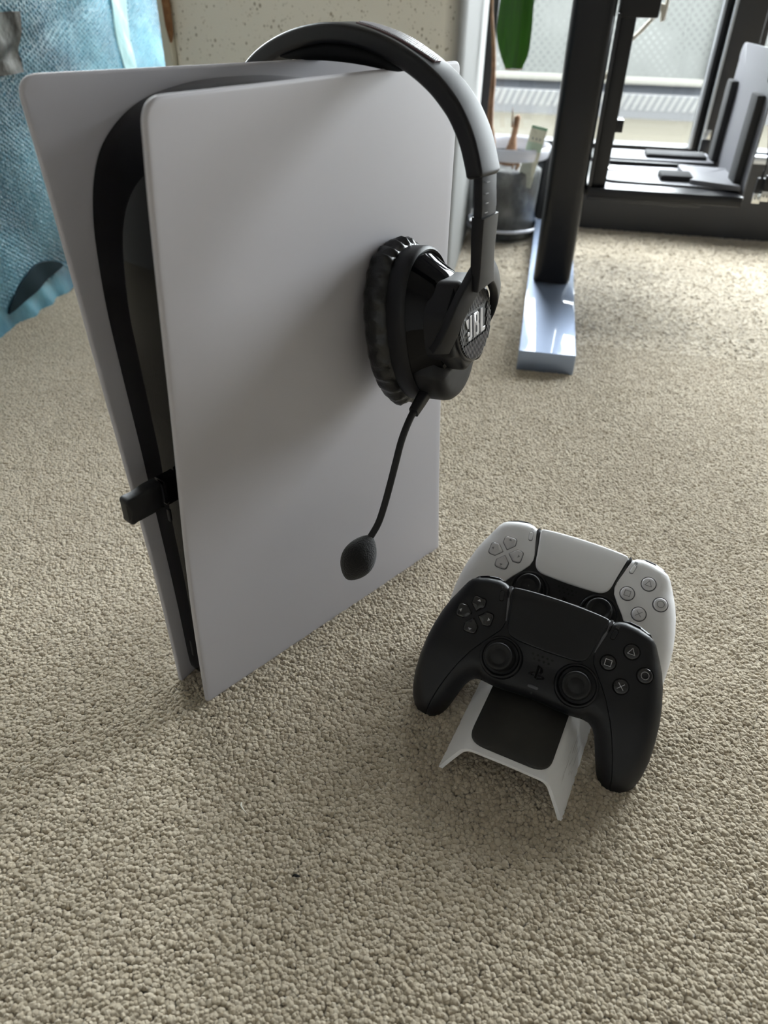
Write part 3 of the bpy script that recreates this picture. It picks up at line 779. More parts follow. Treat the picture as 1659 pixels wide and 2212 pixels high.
    for i in range(-11, 12):
        off = i * 0.00205; L = 0.0229 ** 2 - off * off
        if L <= 0: continue
        L = math.sqrt(L); ts = np.linspace(-L, L, 90); run = []
        for t in list(ts) + [None]:
            ok = False
            if t is not None:
                p = nn * off + d * t
                ok = not (bx[0] < p[0] - 0.18 * p[1] < bx[1] and bx[2] < p[1] < bx[3])
            if ok: run.append(t)
            elif run:
                if run[-1] - run[0] > 0.001:
                    q = [nn * (off + sx * 0.00056) + d * tt for tt in (run[0], run[-1]) for sx in (-1, 1)]
                    vv = np.array([(x, y, h) for h in (0.0003, 0.0015) for x, y in q])
                    bars.add(T(vv[:, 0], vv[:, 1], vv[:, 2]), [(0, 1, 3, 2), (4, 6, 7, 5), (0, 4, 5, 1), (2, 3, 7, 6), (0, 2, 6, 4), (1, 5, 7, 3)])
                run = []
    tag(bars.build('cap_ribs', mat('cap_rib_grey', (0.035, 0.035, 0.037), 0.5), ring, smooth=False), kind='stuff')
    lt = MB(); hgt = 0.0150
    for P in letters():
        P = np.array(P); q = np.column_stack([(P[:, 0] - 0.60) * hgt * 1.30 + (P[:, 1] - 0.5) * hgt * 0.10, (P[:, 1] - 0.5) * hgt - 0.001])
        if s > 0: q[:, 0] *= -1
        vv, ff = slab_data(q, 0.0017, 0.0004, 0.0002, 0, 0.02, T)
        lt.add(vv, ff)
    lt.build('cap_lettering', M_LOGO, ring, angle=30)
    # slider and yoke
    ys = -0.0985
    sl = MB()
    pth = mir([(0.1805, ys + 0.0005, 0.352), (0.1805, ys - 0.0008, 0.342), (0.1808, ys - 0.0022, 0.331), (0.1810, ys - 0.0022, 0.320)], s) - HO
    upv = mir([(0, -1, 0.12), (0, -1, 0.1), (0, -1, 0.03), (0, -1, 0)], -1); upv = np.array(upv, float)
    if s > 0: upv[:, 1] *= -1
    sweep(sl, pth, upv, 0.0165, 0.0052, 3, 0.0009)
    slo = sl.build('slider', M_HSET, HS, angle=50)
    tk = MB()
    for z, w in ((0.3445, 0.003), (0.3385, 0.003), (0.3335, 0.003), (0.3285, 0.003), (0.3235, 0.003)):
        a0 = 0.1775
        yy = ys - 0.0022 - 0.00262 + (0.0006 if z > 0.338 else 0.0)
        q = mir([(a, y, zz) for y in (yy - 0.0003, yy + 0.0012) for zz in (z - 0.00022, z + 0.00022) for a in (a0 - w / 2, a0 + w / 2)], s) - HO
        tk.add(q, [(0, 1, 3, 2), (4, 6, 7, 5), (0, 4, 5, 1), (2, 3, 7, 6), (0, 2, 6, 4), (1, 5, 7, 3)])
    tk.build('size_marks', M_GREYMK, slo, smooth=False)
    yk = MB()
    st = [(0.1815, ys - 0.0024, 0.3262), (0.1820, ys - 0.0024, 0.3150), (0.1825, ys - 0.0028, 0.3040), (0.1835, ys - 0.0032, 0.2935), (0.1845, ys - 0.0035, 0.2850)]
    upv = np.array([(0.05, -1, 0.0)] * 5); 
    pp = mir(st, s) - HO
    if s > 0: upv[:, 1] *= -1
    sweep(yk, pp, upv, [0.0185, 0.0182, 0.0175, 0.0185, 0.0215], [0.0078, 0.0076, 0.0070, 0.0066, 0.0060], 3, 0.0011)
    for q in (-1, 1):
        uvt = [(q * 0.003, 0.0325, 0.0085), (q * 0.0100, 0.0300, 0.0075), (q * 0.0185, 0.0240, 0.0058), (q * 0.0265, 0.0165, 0.0035), (q * 0.0320, 0.0080, 0.0008), (q * 0.0345, -0.0010, -0.0035), (q * 0.0348, -0.0070, -0.0075)]
        uvt = catmull(uvt, 4)
        pp = T(uvt[:, 0], uvt[:, 1], uvt[:, 2])
        nv = np.array([(q * 0.25 * (i / len(uvt)) ** 1.5, 0.1, 1.0 - 0.35 * i / len(uvt)) for i in range(len(uvt))])
        up = nv[:, :1] * Cu + nv[:, 1:2] * Cv + nv[:, 2:] * Cn
        if s > 0: up[:, 1] *= -1
        wd = np.interp(np.linspace(0, 1, len(uvt)), [0, .25, .6, 1], [0.0150, 0.0130, 0.0125, 0.0135])
        sweep(yk, pp, up, wd, np.interp(np.linspace(0, 1, len(uvt)), [0, .5, 1], [0.0062, 0.0055, 0.0065]), 3, 0.0011)
    yk.build('yoke', M_HSET, HS, angle=50)
    return ring
ear_cup(-1); ear_cup(1)
# boom microphone
bo = MB()
mp = catmull([(0.1665, -0.0770, 0.2090), (0.1500, -0.0795, 0.2005), (0.1395, -0.0805, 0.1880), (0.1335, -0.0805, 0.1715), (0.1285, -0.0800, 0.1550), (0.1235, -0.0795, 0.1400), (0.1185, -0.0790, 0.1290), (0.1110, -0.0785, 0.1215), (0.1035, -0.0780, 0.1150)], 5)
bo.tube(mp - HO, 0.0024, 12)
boom = bo.build('microphone_boom', M_RUBBER, HS)
d = np.array([0.1500, -0.0795, 0.2005]) - np.array([0.1760, -0.0760, 0.2135])
s0 = np.array([0.1725, -0.0765, 0.2115]); s1 = np.array([0.1530, -0.0792, 0.2022])
sweep(MB(), [s0 - HO, s0 * .5 + s1 * .5 - HO, s1 - HO], [(0.2, -1, 0)] * 3, [0.0095, 0.0090, 0.0078], [0.0070, 0.0068, 0.0062], 3, 0.002).build('boom_collar', M_HSET, boom)
fd = np.array([0.0895, -0.0775, 0.1000]) - np.array([0.1115, -0.0785, 0.1222]); fl = np.linalg.norm(fd); fd /= fl
fa = np.array([0.1115, -0.0785, 0.1222])
e1 = np.cross(fd, [0, 1, 0]); e1 /= np.linalg.norm(e1); e2 = np.cross(fd, e1)
LN = 0.0345
prof = [(0.0115 * (math.sin(math.pi * t) ** 0.62 if 0 < t < 1 else 0) * (1 - 0.06 * math.cos(math.pi * t)) + 0.0004, LN * (t)) for t in (0.5 - 0.5 * math.cos(math.pi * k / 18) for k in range(19))]
MB().lathe(prof, 32, (fa - HO, e1, e2, fd)).build('foam_windscreen', M_FOAM, boom, angle=0)

# ================================================================== CONTROLLERS
OUT = [(0, 26.6), (15, 26.4), (30, 25.6), (37.6, 25.0), (40.5, 26.4), (45, 27.2), (54, 26.0), (61, 23.8), (64.6, 21.8), (67.2, 19), (69.6, 15), (72.8, 9.5), (76, 3), (79.2, -6), (82, -17.5), (83.8, -29), (84.8, -42), (84.8, -55), (83.4, -66), (81.2, -73.5), (78.2, -79), (74.5, -82.4), (70, -84.2), (64, -84.9), (60.4, -84.0), (57.6, -79), (55.2, -74), (52.4, -66.5), (49.6, -58.3), (47, -51.6), (44.4, -47.6), (41.2, -45.3), (36, -44.4), (28, -45.2), (18, -45.2), (9, -44.4), (0, -44.0)]
SEAM = [(37.8, 25.2), (36.8, 20.6), (34.6, 12.5), (32.0, 3.0), (31.6, -1.5), (32.8, -6.3), (37.2, -12.6), (42, -18.6), (48, -27.4), (53.4, -37.6), (58, -48.6), (62, -60), (65, -71), (67.2, -84.5)]
PADP = [(0, 27.2), (20, 26.6), (31, 25.6), (33.6, 24.6), (33.9, 22.0), (32.4, 14), (30.4, 3.5), (29.4, -2.2), (27.2, -6.6), (22.5, -9.3), (14, -9.9), (0, -10.3)]
def refl(h): return np.array(h + [(-x, y) for x, y in h[::-1]][(1 if abs(h[-1][0]) < 1e-6 else 0):(-1 if abs(h[0][0]) < 1e-6 else None)], float) / 1000
OUTL = refl(OUT)
OUTL = OUTL[::-1] if polyarea(OUTL) < 0 else OUTL
OUTD = resample(OUTL, 0.0016)
BIG = None
def zface(x, y):
    P = np.column_stack([np.ravel(x), np.ravel(y)])
    ins = inside(P, OUTD); d = np.where(ins, sdist(P, OUTD), 0.0)
    X, Y = np.abs(P[:, 0]), P[:, 1]
    R = np.interp(Y, [-0.045, 0.008, 0.022], [0.0140, 0.0125, 0.0055])
    R = np.where((Y < 0) & (X < 0.036), 0.0085, R)
    z0 = -0.0135 * (np.clip((-0.028 - Y) / 0.056, 0, 1) ** 1.5)
    z0 = z0 - 0.0022 * np.clip((0.034 - X) / 0.02, 0, 1) * np.clip((-0.010 - Y) / 0.01, 0, 1)
    q = 1 - np.minimum(d / R, 1)
    return (z0 - R * (1 - np.sqrt(np.maximum(0, 1 - q * q)))), z0, R, d
def ztop(x, y): return zface(x, y)[0]
def zback(x, y):
    zt, z0, R, d = zface(x, y)
    X = np.abs(np.ravel(x)); Y = np.ravel(y)
    D = np.interp(Y, [-0.085, -0.05, -0.02, 0.02], [0.0105, 0.0150, 0.0150, 0.0170])
    q = 1 - np.minimum(d / 0.013, 1)
    return z0 - R - D * np.sqrt(np.maximum(0, 1 - q * q))
def seam_region():
    h = SEAM
    tail = [p for p in OUT if p[1] < -44 and p[0] < 66 and OUT.index(p) >= 23]
    return refl([(0, 26.4), (30, 25.4)] + h + tail)
def panel_region(s):
    i0 = 4; i1 = 22
    P = SEAM[::-1] + OUT[i0:i1 + 1] + [(68.2, -84.5)]
    P = np.array(P, float) / 1000; P[:, 0] *= s
    return P
def controller(name, Mx, label, body_m, panel_m, pad_m, btn_m, dpad_m, mark_m, white):
    root = tag(empty(name, Mx), label, 'controller')
    back = slab('back_shell', OUTD, lambda x, y: ztop(x, y) - 0.0018, zback, panel_m, root, bev=0.0, step=0.0028, angle=75)
    lift = lambda h: (lambda x, y: ztop(x, y) + h)
    cen = resample(seam_region(), 0.0018)
    slab('faceplate', cen, lift(0.0), lift(-0.0028), body_m, root, bev=0.0006, bevb=0, step=0.0026, rings=(0.2, 0.6, 1.0), angle=60)
    for s in (-1, 1):
        slab('side_panel', resample(panel_region(s), 0.0016), lift(0.0004), lift(-0.0026), panel_m, root, bev=0.0006, bevb=0, step=0.0024, rings=(0.2, 0.6, 1.0), angle=60)
    padp = resample(catmull(refl(PADP), 3, True), 0.0015)
    slab('touchpad', padp, lambda x, y: 0.0012 - 0.0012 * np.clip((y - 0.019) / 0.008, 0, 1) ** 2, -0.0045, pad_m, root, bev=0.0014, bevb=0.0002, step=0.004, angle=50)
    for s in (-1, 1):
        lb = np.array([(31.0, 0.5), (32.1, 0.9), (34.9, 13.0), (37.0, 23.4), (36.5, 25.4), (35.0, 25.6), (34.6, 22.0), (32.6, 11.0)], float) / 1000; lb[:, 0] *= s
        slab('light_bar', lb, lambda x, y: 0.0004 - 0.002 * np.clip((y - 0.018) / 0.008, 0, 1) ** 2, -0.0045, mat('light_bar', (0.10, 0.10, 0.11) if not white else (0.06, 0.06, 0.065), 0.25), root, bev=0.0003, step=0.004)
    # sticks
    for s in (-1, 1):
        cx, cy = s * 0.02683, -0.02417; z0 = -0.0022
        fr = (np.array([cx, cy, z0]), np.array([1., 0, 0]), np.array([0, 1., 0]), np.array([0, 0, 1.]))
        MB().lathe([(0.0158, -0.004), (0.0156, -0.001), (0.0150, 0.0014), (0.0143, 0.0027), (0.0136, 0.0032), (0.0128, 0.0030), (0.0122, 0.0020), (0.0119, -0.001), (0.0119, -0.003), (0.0001, -0.003)], 48, fr).build('stick_collar', M_BSATIN, root, angle=0)
        st = MB().lathe([(0.0112, -0.0030), (0.0098, 0.0030), (0.0066, 0.0072), (0.0062, 0.0105), (0.0084, 0.0113), (0.0091, 0.0125), (0.0093, 0.0138), (0.0090, 0.0149), (0.0082, 0.0153), (0.0073, 0.0151), (0.0062, 0.0143), (0.0056, 0.0138), (0.0050, 0.0136), (0.0048, 0.0138), (0.0001, 0.0140)], 48, fr).build('thumbstick', M_RUBBER, root, angle=0)
    # frame on the face
    def frame(x, y, lift=0.0):
        e = 0.0006
        z = ztop(np.array([x, x + e, x]), np.array([y, y, y + e]))
        tx = np.array([e, 0, z[1] - z[0]]); ty = np.array([0, e, z[2] - z[0]])
        nz = np.cross(tx, ty); nz /= np.linalg.norm(nz); tx /= np.linalg.norm(tx); ty = np.cross(nz, tx)
        return np.array([x, y, z[0]]) + nz * lift, tx, ty, nz
    def fm(F):
        o, a, b, c = F
        return lambda x, y, z: o + np.outer(x, a) + np.outer(y, b) + np.outer(z, c)
    def strokes(segs, w, closed=False):
        out = []
        for a, b in segs:
            a = np.array(a, float); b = np.array(b, float); t = (b - a) / np.linalg.norm(b - a); n_ = np.array([-t[1], t[0]]) * w / 2
            out.append(np.array([a - n_ - t * w / 2, b - n_ + t * w / 2, b + n_ + t * w / 2, a + n_ - t * w / 2]))
        return out
    FB = (0.05347, -0.00273); D = 0.0120
    for nm, dx, dy in (('triangle', 0, D), ('square', -D, 0), ('circle', D, 0), ('cross', 0, -D)):
        Fm = frame(FB[0] + dx, FB[1] + dy, 0.0004)
        MB().lathe([(0.0056, -0.001), (0.0056, 0.00012), (0.0048, 0.00012), (0.0048, -0.001)], 36, Fm, cap=False).build('button_ring', M_BGLOSS if not white else M_DKMK, root)
        b = MB().lathe([(0.0049, -0.002), (0.0049, 0.0006), (0.0046, 0.0010), (0.0040, 0.00125), (0.0030, 0.0014), (0.0001, 0.00145)], 36, Fm).build('face_button', btn_m, root, angle=0)
        r = 0.0026; w = 0.00042
        if nm == 'triangle': sg = [((math.cos(a) * r * 1.05, math.sin(a) * r * 1.05 - 0.0003), (math.cos(a + 2.0944) * r * 1.05, math.sin(a + 2.0944) * r * 1.05 - 0.0003)) for a in (1.5708, 3.6652, 5.7596)]
        elif nm == 'square': q = 0.00205; sg = [((-q, -q), (q, -q)), ((q, -q), (q, q)), ((q, q), (-q, q)), ((-q, q), (-q, -q))]
        elif nm == 'cross': q = 0.0019; sg = [((-q, -q), (q, q)), ((-q, q), (q, -q))]
        else: sg = [((math.cos(2 * math.pi * k / 24) * r * .95, math.sin(2 * math.pi * k / 24) * r * .95), (math.cos(2 * math.pi * (k + 1) / 24) * r * .95, math.sin(2 * math.pi * (k + 1) / 24) * r * .95)) for k in range(24)]
        mb = MB()
        for P in strokes(sg, w):
            v = np.vstack([np.column_stack([P, np.full(4, 0.0008)]), np.column_stack([P, np.full(4, 0.00152)])])
            mb.add(fm(Fm)(v[:, 0], v[:, 1], v[:, 2]), [(0, 3, 2, 1), (4, 5, 6, 7), (0, 1, 5, 4), (1, 2, 6, 5), (2, 3, 7, 6), (3, 0, 4, 7)])
        mb.build('button_symbol', mark_m, b, smooth=False)
    # directional pad
    Fd = frame(-FB[0], FB[1], 0.0002)
    for k in range(4):
        a = math.pi / 2 * k; c, s_ = math.cos(a), math.sin(a)
        rot = lambda P: np.column_stack([P[:, 0] * c - P[:, 1] * s_, P[:, 0] * s_ + P[:, 1] * c])
        base = rounded([(0.0026, 0.0, .0006), (0.0074, -0.0048, .0014), (0.0130, -0.0046, .0026), (0.0130, 0.0046, .0026), (0.0074, 0.0048, .0014)], 5)
        big = np.array([0.0081, 0]) + (base - np.array([0.0081, 0])) * 1.12
        slab('dpad_well', rot(big), 0.0003, -0.002, M_BGLOSS if not white else M_DKMK, root, bev=0.0002, step=0.01, fmap=fm(Fd))
        bt = slab('dpad_button', rot(base), lambda x, y: 0.0019 + 0 * x, -0.001, dpad_m, root, bev=0.0009, bevb=0, step=0.003, fmap=fm(Fd))
        tri = rot(np.array([(0.0116, 0.0), (0.0100, 0.0013), (0.0100, -0.0013)]))
        slab('dpad_arrow', tri, 0.00205, 0.0015, mark_m, bt, bev=0, step=0.01, fmap=fm(Fd))
    # create and options buttons with their marks
    for s in (-1, 1):
        Fo = frame(s * 0.0398, 0.0164, 0.0004)
        lean = -s * 0.20
        c, q = math.cos(lean), math.sin(lean)
        rot = lambda P: np.column_stack([P[:, 0] * c - P[:, 1] * q, P[:, 0] * q + P[:, 1] * c])
        cap_ = rounded([(-0.0014, -0.0033, .0014), (0.0014, -0.0033, .0014), (0.0014, 0.0033, .0014), (-0.0014, 0.0033, .0014)], 6)
        slab('button_ring', rot(cap_ * 1.17), 0.00015, -0.002, M_BGLOSS if not white else M_DKMK, root, bev=0.0001, step=0.01, fmap=fm(Fo))
        slab('create_button' if s < 0 else 'options_button', rot(cap_), 0.0007, -0.002, panel_m, root, bev=0.0004, step=0.01, fmap=fm(Fo))
        Fi = frame(s * 0.0405, 0.0219, 0.0004)
        sg = [((-0.0008, 0.0), (-0.0013, 0.0012)), ((0, 0.0002), (0, 0.0016)), ((0.0008, 0.0), (0.0013, 0.0012))] if s < 0 else [((-0.0011, h), (0.0011, h)) for h in (-0.0007, 0.0, 0.0007)]
        mb = MB()
        for P in strokes(sg, 0.0002):
            P = rot(P)
            v = np.vstack([np.column_stack([P, np.full(4, -0.0004)]), np.column_stack([P, np.full(4, 0.0001)])])
            mb.add(fm(Fi)(v[:, 0], v[:, 1], v[:, 2]), [(0, 3, 2, 1), (4, 5, 6, 7), (0, 1, 5, 4), (1, 2, 6, 5), (2, 3, 7, 6), (3, 0, 4, 7)])
        mb.build('button_mark', M_DKMK if white else mat('faint_mark', (0.09, 0.09, 0.095), 0.5), root, smooth=False)
    # speaker holes, emblem, mute button
    sp = MB()
    for x, y in [(-0.0068 + 0.0034 * i, -0.0142) for i in range(5)] + [(-0.0051 + 0.0034 * i, -0.0172) for i in range(4)]:
        Fs = frame(x, y, 0.0)
        sp.lathe([(0.00085, -0.001), (0.00085, 0.00008), (0.00001, 0.00008)], 10, Fs)
    sp.build('speaker_holes', mat('hole_black', (0.001, 0.001, 0.001), 0.9), root, smooth=False)
    Fl = frame(0.0, -0.0252, 0.0); K = 0.0058
    mb = MB()
    for P in ([(-.22, -.72), (.04, -.80), (.04, .50), (.14, .44), (.20, .30), (.18, .04), (.06, -.02), (.06, -.16), (.34, -.14), (.50, -.02), (.56, .20), (.50, .46), (.32, .64), (.02, .76), (-.22, .82)],
              [(-.28, -.04), (-.80, -.22), (-1.0, -.40), (-.92, -.58), (-.62, -.62), (-.28, -.54), (-.28, -.40), (-.52, -.46), (-.66, -.42), (-.60, -.32), (-.28, -.22)],
              [(.10, -.30), (.40, -.24), (.78, -.28), (1.0, -.42), (.90, -.58), (.10, -.86), (.10, -.68), (.62, -.50), (.66, -.42), (.45, -.40), (.10, -.46)]):
        v, f = slab_data(np.array(P) * K, 0.00045, -0.001, 0.0002, 0, 0.01, fm(Fl)); mb.add(v, f)
    mb.build('emblem_button', M_BGLOSS, root, angle=30)
    Fq = frame(0.0, -0.0356, 0.0)
    mu = rounded([(-0.0037, -0.0011, .0011), (0.0037, -0.0011, .0011), (0.0037, 0.0011, .0011), (-0.0037, 0.0011, .0011)], 6)
    slab('mute_button', mu, 0.0006, -0.001, mat('mute_grey', (0.06, 0.06, 0.068), 0.4), root, bev=0.0003, step=0.01, fmap=fm(Fq))
    Fq = frame(0.0, -0.0400, 0.0)
    slab('status_mark', np.array([(-.0006, -.0010), (.0006, -.0010), (.0006, .0010), (-.0006, .0010)]), 0.0001, -0.001, mat('status_grey', (0.03, 0.03, 0.03), 0.5), root, bev=0, step=0.01, fmap=fm(Fq))
    # shoulder buttons and triggers
    for s in (-1, 1):
        P = rounded([(42.4 * s, 20, 0), (42.6 * s, 27.9, 1), (47 * s, 29.0, 2), (54 * s, 28.0, 3), (61.5 * s, 25.2, 1.5), (63.8 * s, 22.6, 1), (62 * s, 17, 0)], 4) / 1000
        slab('shoulder_button', P, -0.0052, -0.0145, M_BGLOSS, root, bev=0.0018, step=0.004)
        P = rounded([(43 * s, 8, 0), (43 * s, 25.5, 2), (52 * s, 27.5, 3), (61 * s, 24.5, 3), (63 * s, 8, 0)], 4) / 1000
        slab('trigger', P, lambda x, y: -0.0165 + 0 * x, lambda x, y: -0.026 - 0.008 * np.clip((y + 0.0) / 0.03, 0, 1), M_BMATTE, root, bev=0.003, step=0.004)
    return root
RB = Matrix(((0.9667674, 0.1970253, -0.1629166, 0), (-0.2552934, 0.7099864, -0.6563113, 0), (-0.0136414, 0.6760919, 0.7366908, 0), (0, 0, 0, 1)))
RW_ = Matrix(((0.9635649, 0.2278746, -0.1400564, 0), (-0.2666514, 0.7773323, -0.5697820, 0), (-0.0209685, 0.5863682, 0.8097732, 0), (0, 0, 0, 1)))
def room(p):
    a = math.radians(10.7); return (p[0] * math.cos(a) - p[1] * math.sin(a), p[0] * math.sin(a) + p[1] * math.cos(a), p[2])
PB = room((0.1159, 0.3472, 0.0692)); PW = room((0.1459, 0.4146, 0.0706))
controller('game_controller', Matrix.Translation(PB) @ RB, 'black game controller resting on the front of the charging stand', M_BMATTE, M_BMATTE, M_BSATIN, M_CLEARB, M_CLEARB, M_GREYMK, False)
controller('game_controller', Matrix.Translation(PW) @ RW_, 'white game controller with black centre, resting behind the black one', M_BMATTE, M_WPAD, M_WPAD, M_CLEARW, M_CLEARW, mat('symbol_grey', (0.20, 0.20, 0.21), 0.5), True)

# ================================================================== CHARGING STAND
SX = room((0.0806, 0.2703, 0.0))
ST = tag(empty('charging_stand', Matrix.Translation((0.02902, 0.28056, 0.0)) @ Matrix.Rotation(math.radians(-14.8), 4, 'Z')), 'low white charging stand with splayed sides under both controllers', 'charger')
XC = -0.0012
def arch():
    cs = [(-43.2, 0.0), (-41.5, 3.2), (-39, 7.6), (-36, 12.4), (-33.4, 16.4), (-31.2, 19.4), (-29, 21.4), (-26.4, 22.6), (-22, 23.0), (-12, 23.0), (0, 23.0)]
    cs = cs + [(-x, z) for x, z in cs[:-1][::-1]]
    cs = catmull(np.array(cs) / 1000, 3)
    tg_ = np.gradient(cs, axis=0); tg_ /= np.linalg.norm(tg_, axis=1)[:, None]; nr = np.stack([tg_[:, 1], -tg_[:, 0]], 1)
    m = len(cs); NY = 24; V = []
    for side, off in ((0, 0.0), (1, 0.0026)):
        for j in range(NY):
            t = j / (NY - 1)
            for i in range(m):
                x, z = cs[i] + nr[i] * off
                ax_ = abs(cs[i, 0]) * 1000
                y0 = np.interp(ax_, [0, 24, 30, 43.2], [8.6, 8.2, 7.2, 0.0]) / 1000
                y1 = 0.222 - np.interp(ax_, [0, 24, 30, 43.2], [8.6, 8.2, 7.2, 0.0]) / 1000
                e = 0.0004 if False else 0
                V.append((x + XC, y0 + (y1 - y0) * t, max(z, -0.001)))
    F = []
    Q = NY * m
    for j in range(NY - 1):
        for i in range(m - 1):
            a = j * m + i
            F.append((a, a + 1, a + m + 1, a + m)); F.append((a + Q, a + Q + m, a + Q + m + 1, a + Q + 1))
        F.append((j * m, j * m + m, j * m + m + Q, j * m + Q)); F.append((j * m + m - 1, j * m + m - 1 + Q, j * m + 2 * m - 1 + Q, j * m + 2 * m - 1))
    for i in range(m - 1):
        F.append((i, i + Q, i + 1 + Q, i + 1)); k = (NY - 1) * m + i
        F.append((k, k + 1, k + 1 + Q, k + Q))
    return mesh_obj('stand_base', V, F, M_STAND, ST, True, True, 50)
sb = arch()
def rr(x0, x1, y0, y1, r): return rounded([(x0, y0, r), (x1, y0, r), (x1, y1, r), (x0, y1, r)], 8)
slab('charging_pad', rr(-0.0300, 0.0258, 0.0128, 0.108, 0.0125), lambda x, y: 0.0248 + 0.020 * np.maximum(0, y - 0.085), 0.021, M_PADBLK, ST, bev=0.0013, step=0.008)
slab('charging_pad', rr(-0.0300, 0.0258, 0.122, 0.205, 0.0125), 0.0248, 0.021, M_PADBLK, ST, bev=0.0013, step=0.008)
for pts in ([(0.098, 0.022), (0.1020, 0.036), (0.1300, 0.0565), (0.139, 0.0565), (0.142, 0.022)], [(0.169, 0.022), (0.1735, 0.035), (0.2030, 0.0535), (0.2090, 0.0535), (0.2110, 0.022)]):
    slab('dock_support', np.array(pts), 0.022, -0.024, M_STAND, ST, bev=0.001, step=0.01, fmap=lambda x, y, z: np.stack([z - 0.002, x, y], 1))

# ================================================================== DESK FRAME
DK = tag(empty('desk_frame', loc=(0.045, 1.28, 0.0)), 'black standing desk leg column on a long flat floor foot', 'desk')
def dbox(nm, x0, x1, y0, y1, z0, z1, b, m): return MB().box(x0 - 0.045, x1 - 0.045, y0 - 1.28, y1 - 1.28, z0, z1, b).build(nm, m, DK)
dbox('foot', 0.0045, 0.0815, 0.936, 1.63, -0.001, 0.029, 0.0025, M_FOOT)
col = rounded([(0.0135, 1.222, .016), (0.0735, 1.222, .016), (0.0735, 1.312, .016), (0.0135, 1.312, .016)], 8)
slab('leg_column', col - np.array([0.045, 1.28]), 1.10, 0.028, M_METBLK, DK, bev=0.001, step=0.05)
dbox('cross_beam', -0.02, 1.30, 1.24, 1.32, 1.13, 1.155, 0.004, M_METBLK)
dbox('top_beam', 0.02, 0.07, 1.08, 1.60, 1.10, 1.13, 0.002, M_METBLK)

# ================================================================== COMPUTER HOLDER under the desk
PH = tag(empty('computer_holder', loc=(0.09, 1.26, 1.13)), 'black metal computer holder hanging empty under the desk by the window', 'holder')
PO = np.array([0.09, 1.26, 1.13])
def pbox(nm, x0, x1, y0, y1, z0, z1, b, m, par=None):
    return MB().box(x0 - PO[0], x1 - PO[0], y0 - PO[1], y1 - PO[1], z0 - PO[2], z1 - PO[2], b).build(nm, m, par or PH)
pbox('hanger_post', 0.0805, 0.103, 1.245, 1.290, 0.176, 1.13, 0.003, M_METBLK)
pbox('post_rail', 0.0765, 0.0815, 1.238, 1.250, 0.165, 0.40, 0.001, M_SATMET)
pbox('clamp_block', 0.078, 0.131, 1.240, 1.300, 0.395, 0.50, 0.003, M_METBLK)
pbox('stop_block', 0.101, 0.113, 1.25, 1.285, 0.253, 0.270, 0.001, M_METBLK)
pbox('tray_arm', 0.076, 0.306, 1.235, 1.425, 0.163, 0.178, 0.003, M_METBLK)
pbox('tray_arm', 0.090, 0.306, 1.468, 1.575, 0.163, 0.178, 0.003, M_METBLK)
pbox('tray_link', 0.078, 0.10, 1.425, 1.468, 0.164, 0.174, 0.001, M_METBLK)
pbox('tray_link', 0.285, 0.306, 1.425, 1.468, 0.164, 0.174, 0.001, M_METBLK)
slab('tray_slide', rounded([(0.105, 1.282, .014), (0.300, 1.275, .002), (0.300, 1.415, .002), (0.102, 1.405, .02)], 6) - PO[:2], 0.1815 - PO[2], 0.176 - PO[2], M_METPL, PH, bev=0.0006, step=0.05)
slab('tray_slide', rounded([(0.108, 1.476, .004), (0.300, 1.476, .002), (0.300, 1.566, .002), (0.108, 1.566, .004)], 5) - PO[:2], 0.1815 - PO[2], 0.176 - PO[2], M_METPL, PH, bev=0.0006, step=0.05)
pbox('foam_pad', 0.190, 0.240, 1.300, 1.345, 0.180, 0.190, 0.004, M_FELT)
pbox('foam_pad', 0.185, 0.290, 1.492, 1.540, 0.180, 0.188, 0.004, M_FELT)
slab('support_plate', rounded([(0.235, 1.29, .006), (0.305, 1.262, .002), (0.305, 1.40, .002), (0.228, 1.41, .01)], 5) - PO[:2], 0.1875 - PO[2], 0.1795 - PO[2], M_METPL, PH, bev=0.001, step=0.05)
MB().lathe([(0.0165, 0.0), (0.0165, 0.0018), (0.0160, 0.0022), (0.006, 0.0024), (0.0055, 0.0042), (0.0001, 0.0042)], 28, (np.array([0.121, 1.375, 0.1813]) - PO, np.array([1., 0, 0]), np.array([0, 1., 0]), np.array([0, 0, 1.]))).build('washer_bolt', M_CHROME, PH)
pbox('lower_rail', 0.080, 0.250, 1.250, 1.290, 0.155, 0.164, 0.001, M_SATMET)
MB().lathe([(0.0001, 0), (0.014, 0.0), (0.0155, 0.002), (0.0155, 0.009), (0.010, 0.011), (0.010, 0.018)], 8, (np.array([0.105, 1.30, 0.147]) - PO, np.array([1., 0, 0]), np.array([0, 1., 0]), np.array([0, 0, 1.]))).build('lock_knob', M_BPLAST, PH, angle=20)
sp_ = rounded([(1.258, 0.168, .004), (1.548, 0.168, .004), (1.540, 0.358, .022), (1.262, 0.361, .004)], 8)
slab('side_plate', sp_, 0.0, -0.004, M_METPL, PH, bev=0.001, step=0.06, fmap=lambda x, y, z: np.stack([0.308 - z - PO[0], x - PO[1], y - PO[2]], 1))
for v0, v1, z1 in ((1.490, 1.530, 0.305), (1.285, 1.330, 0.306)):
    pbox('foam_strip', 0.2965, 0.3085, v0, v1, 0.180, z1, 0.003, M_FELT)

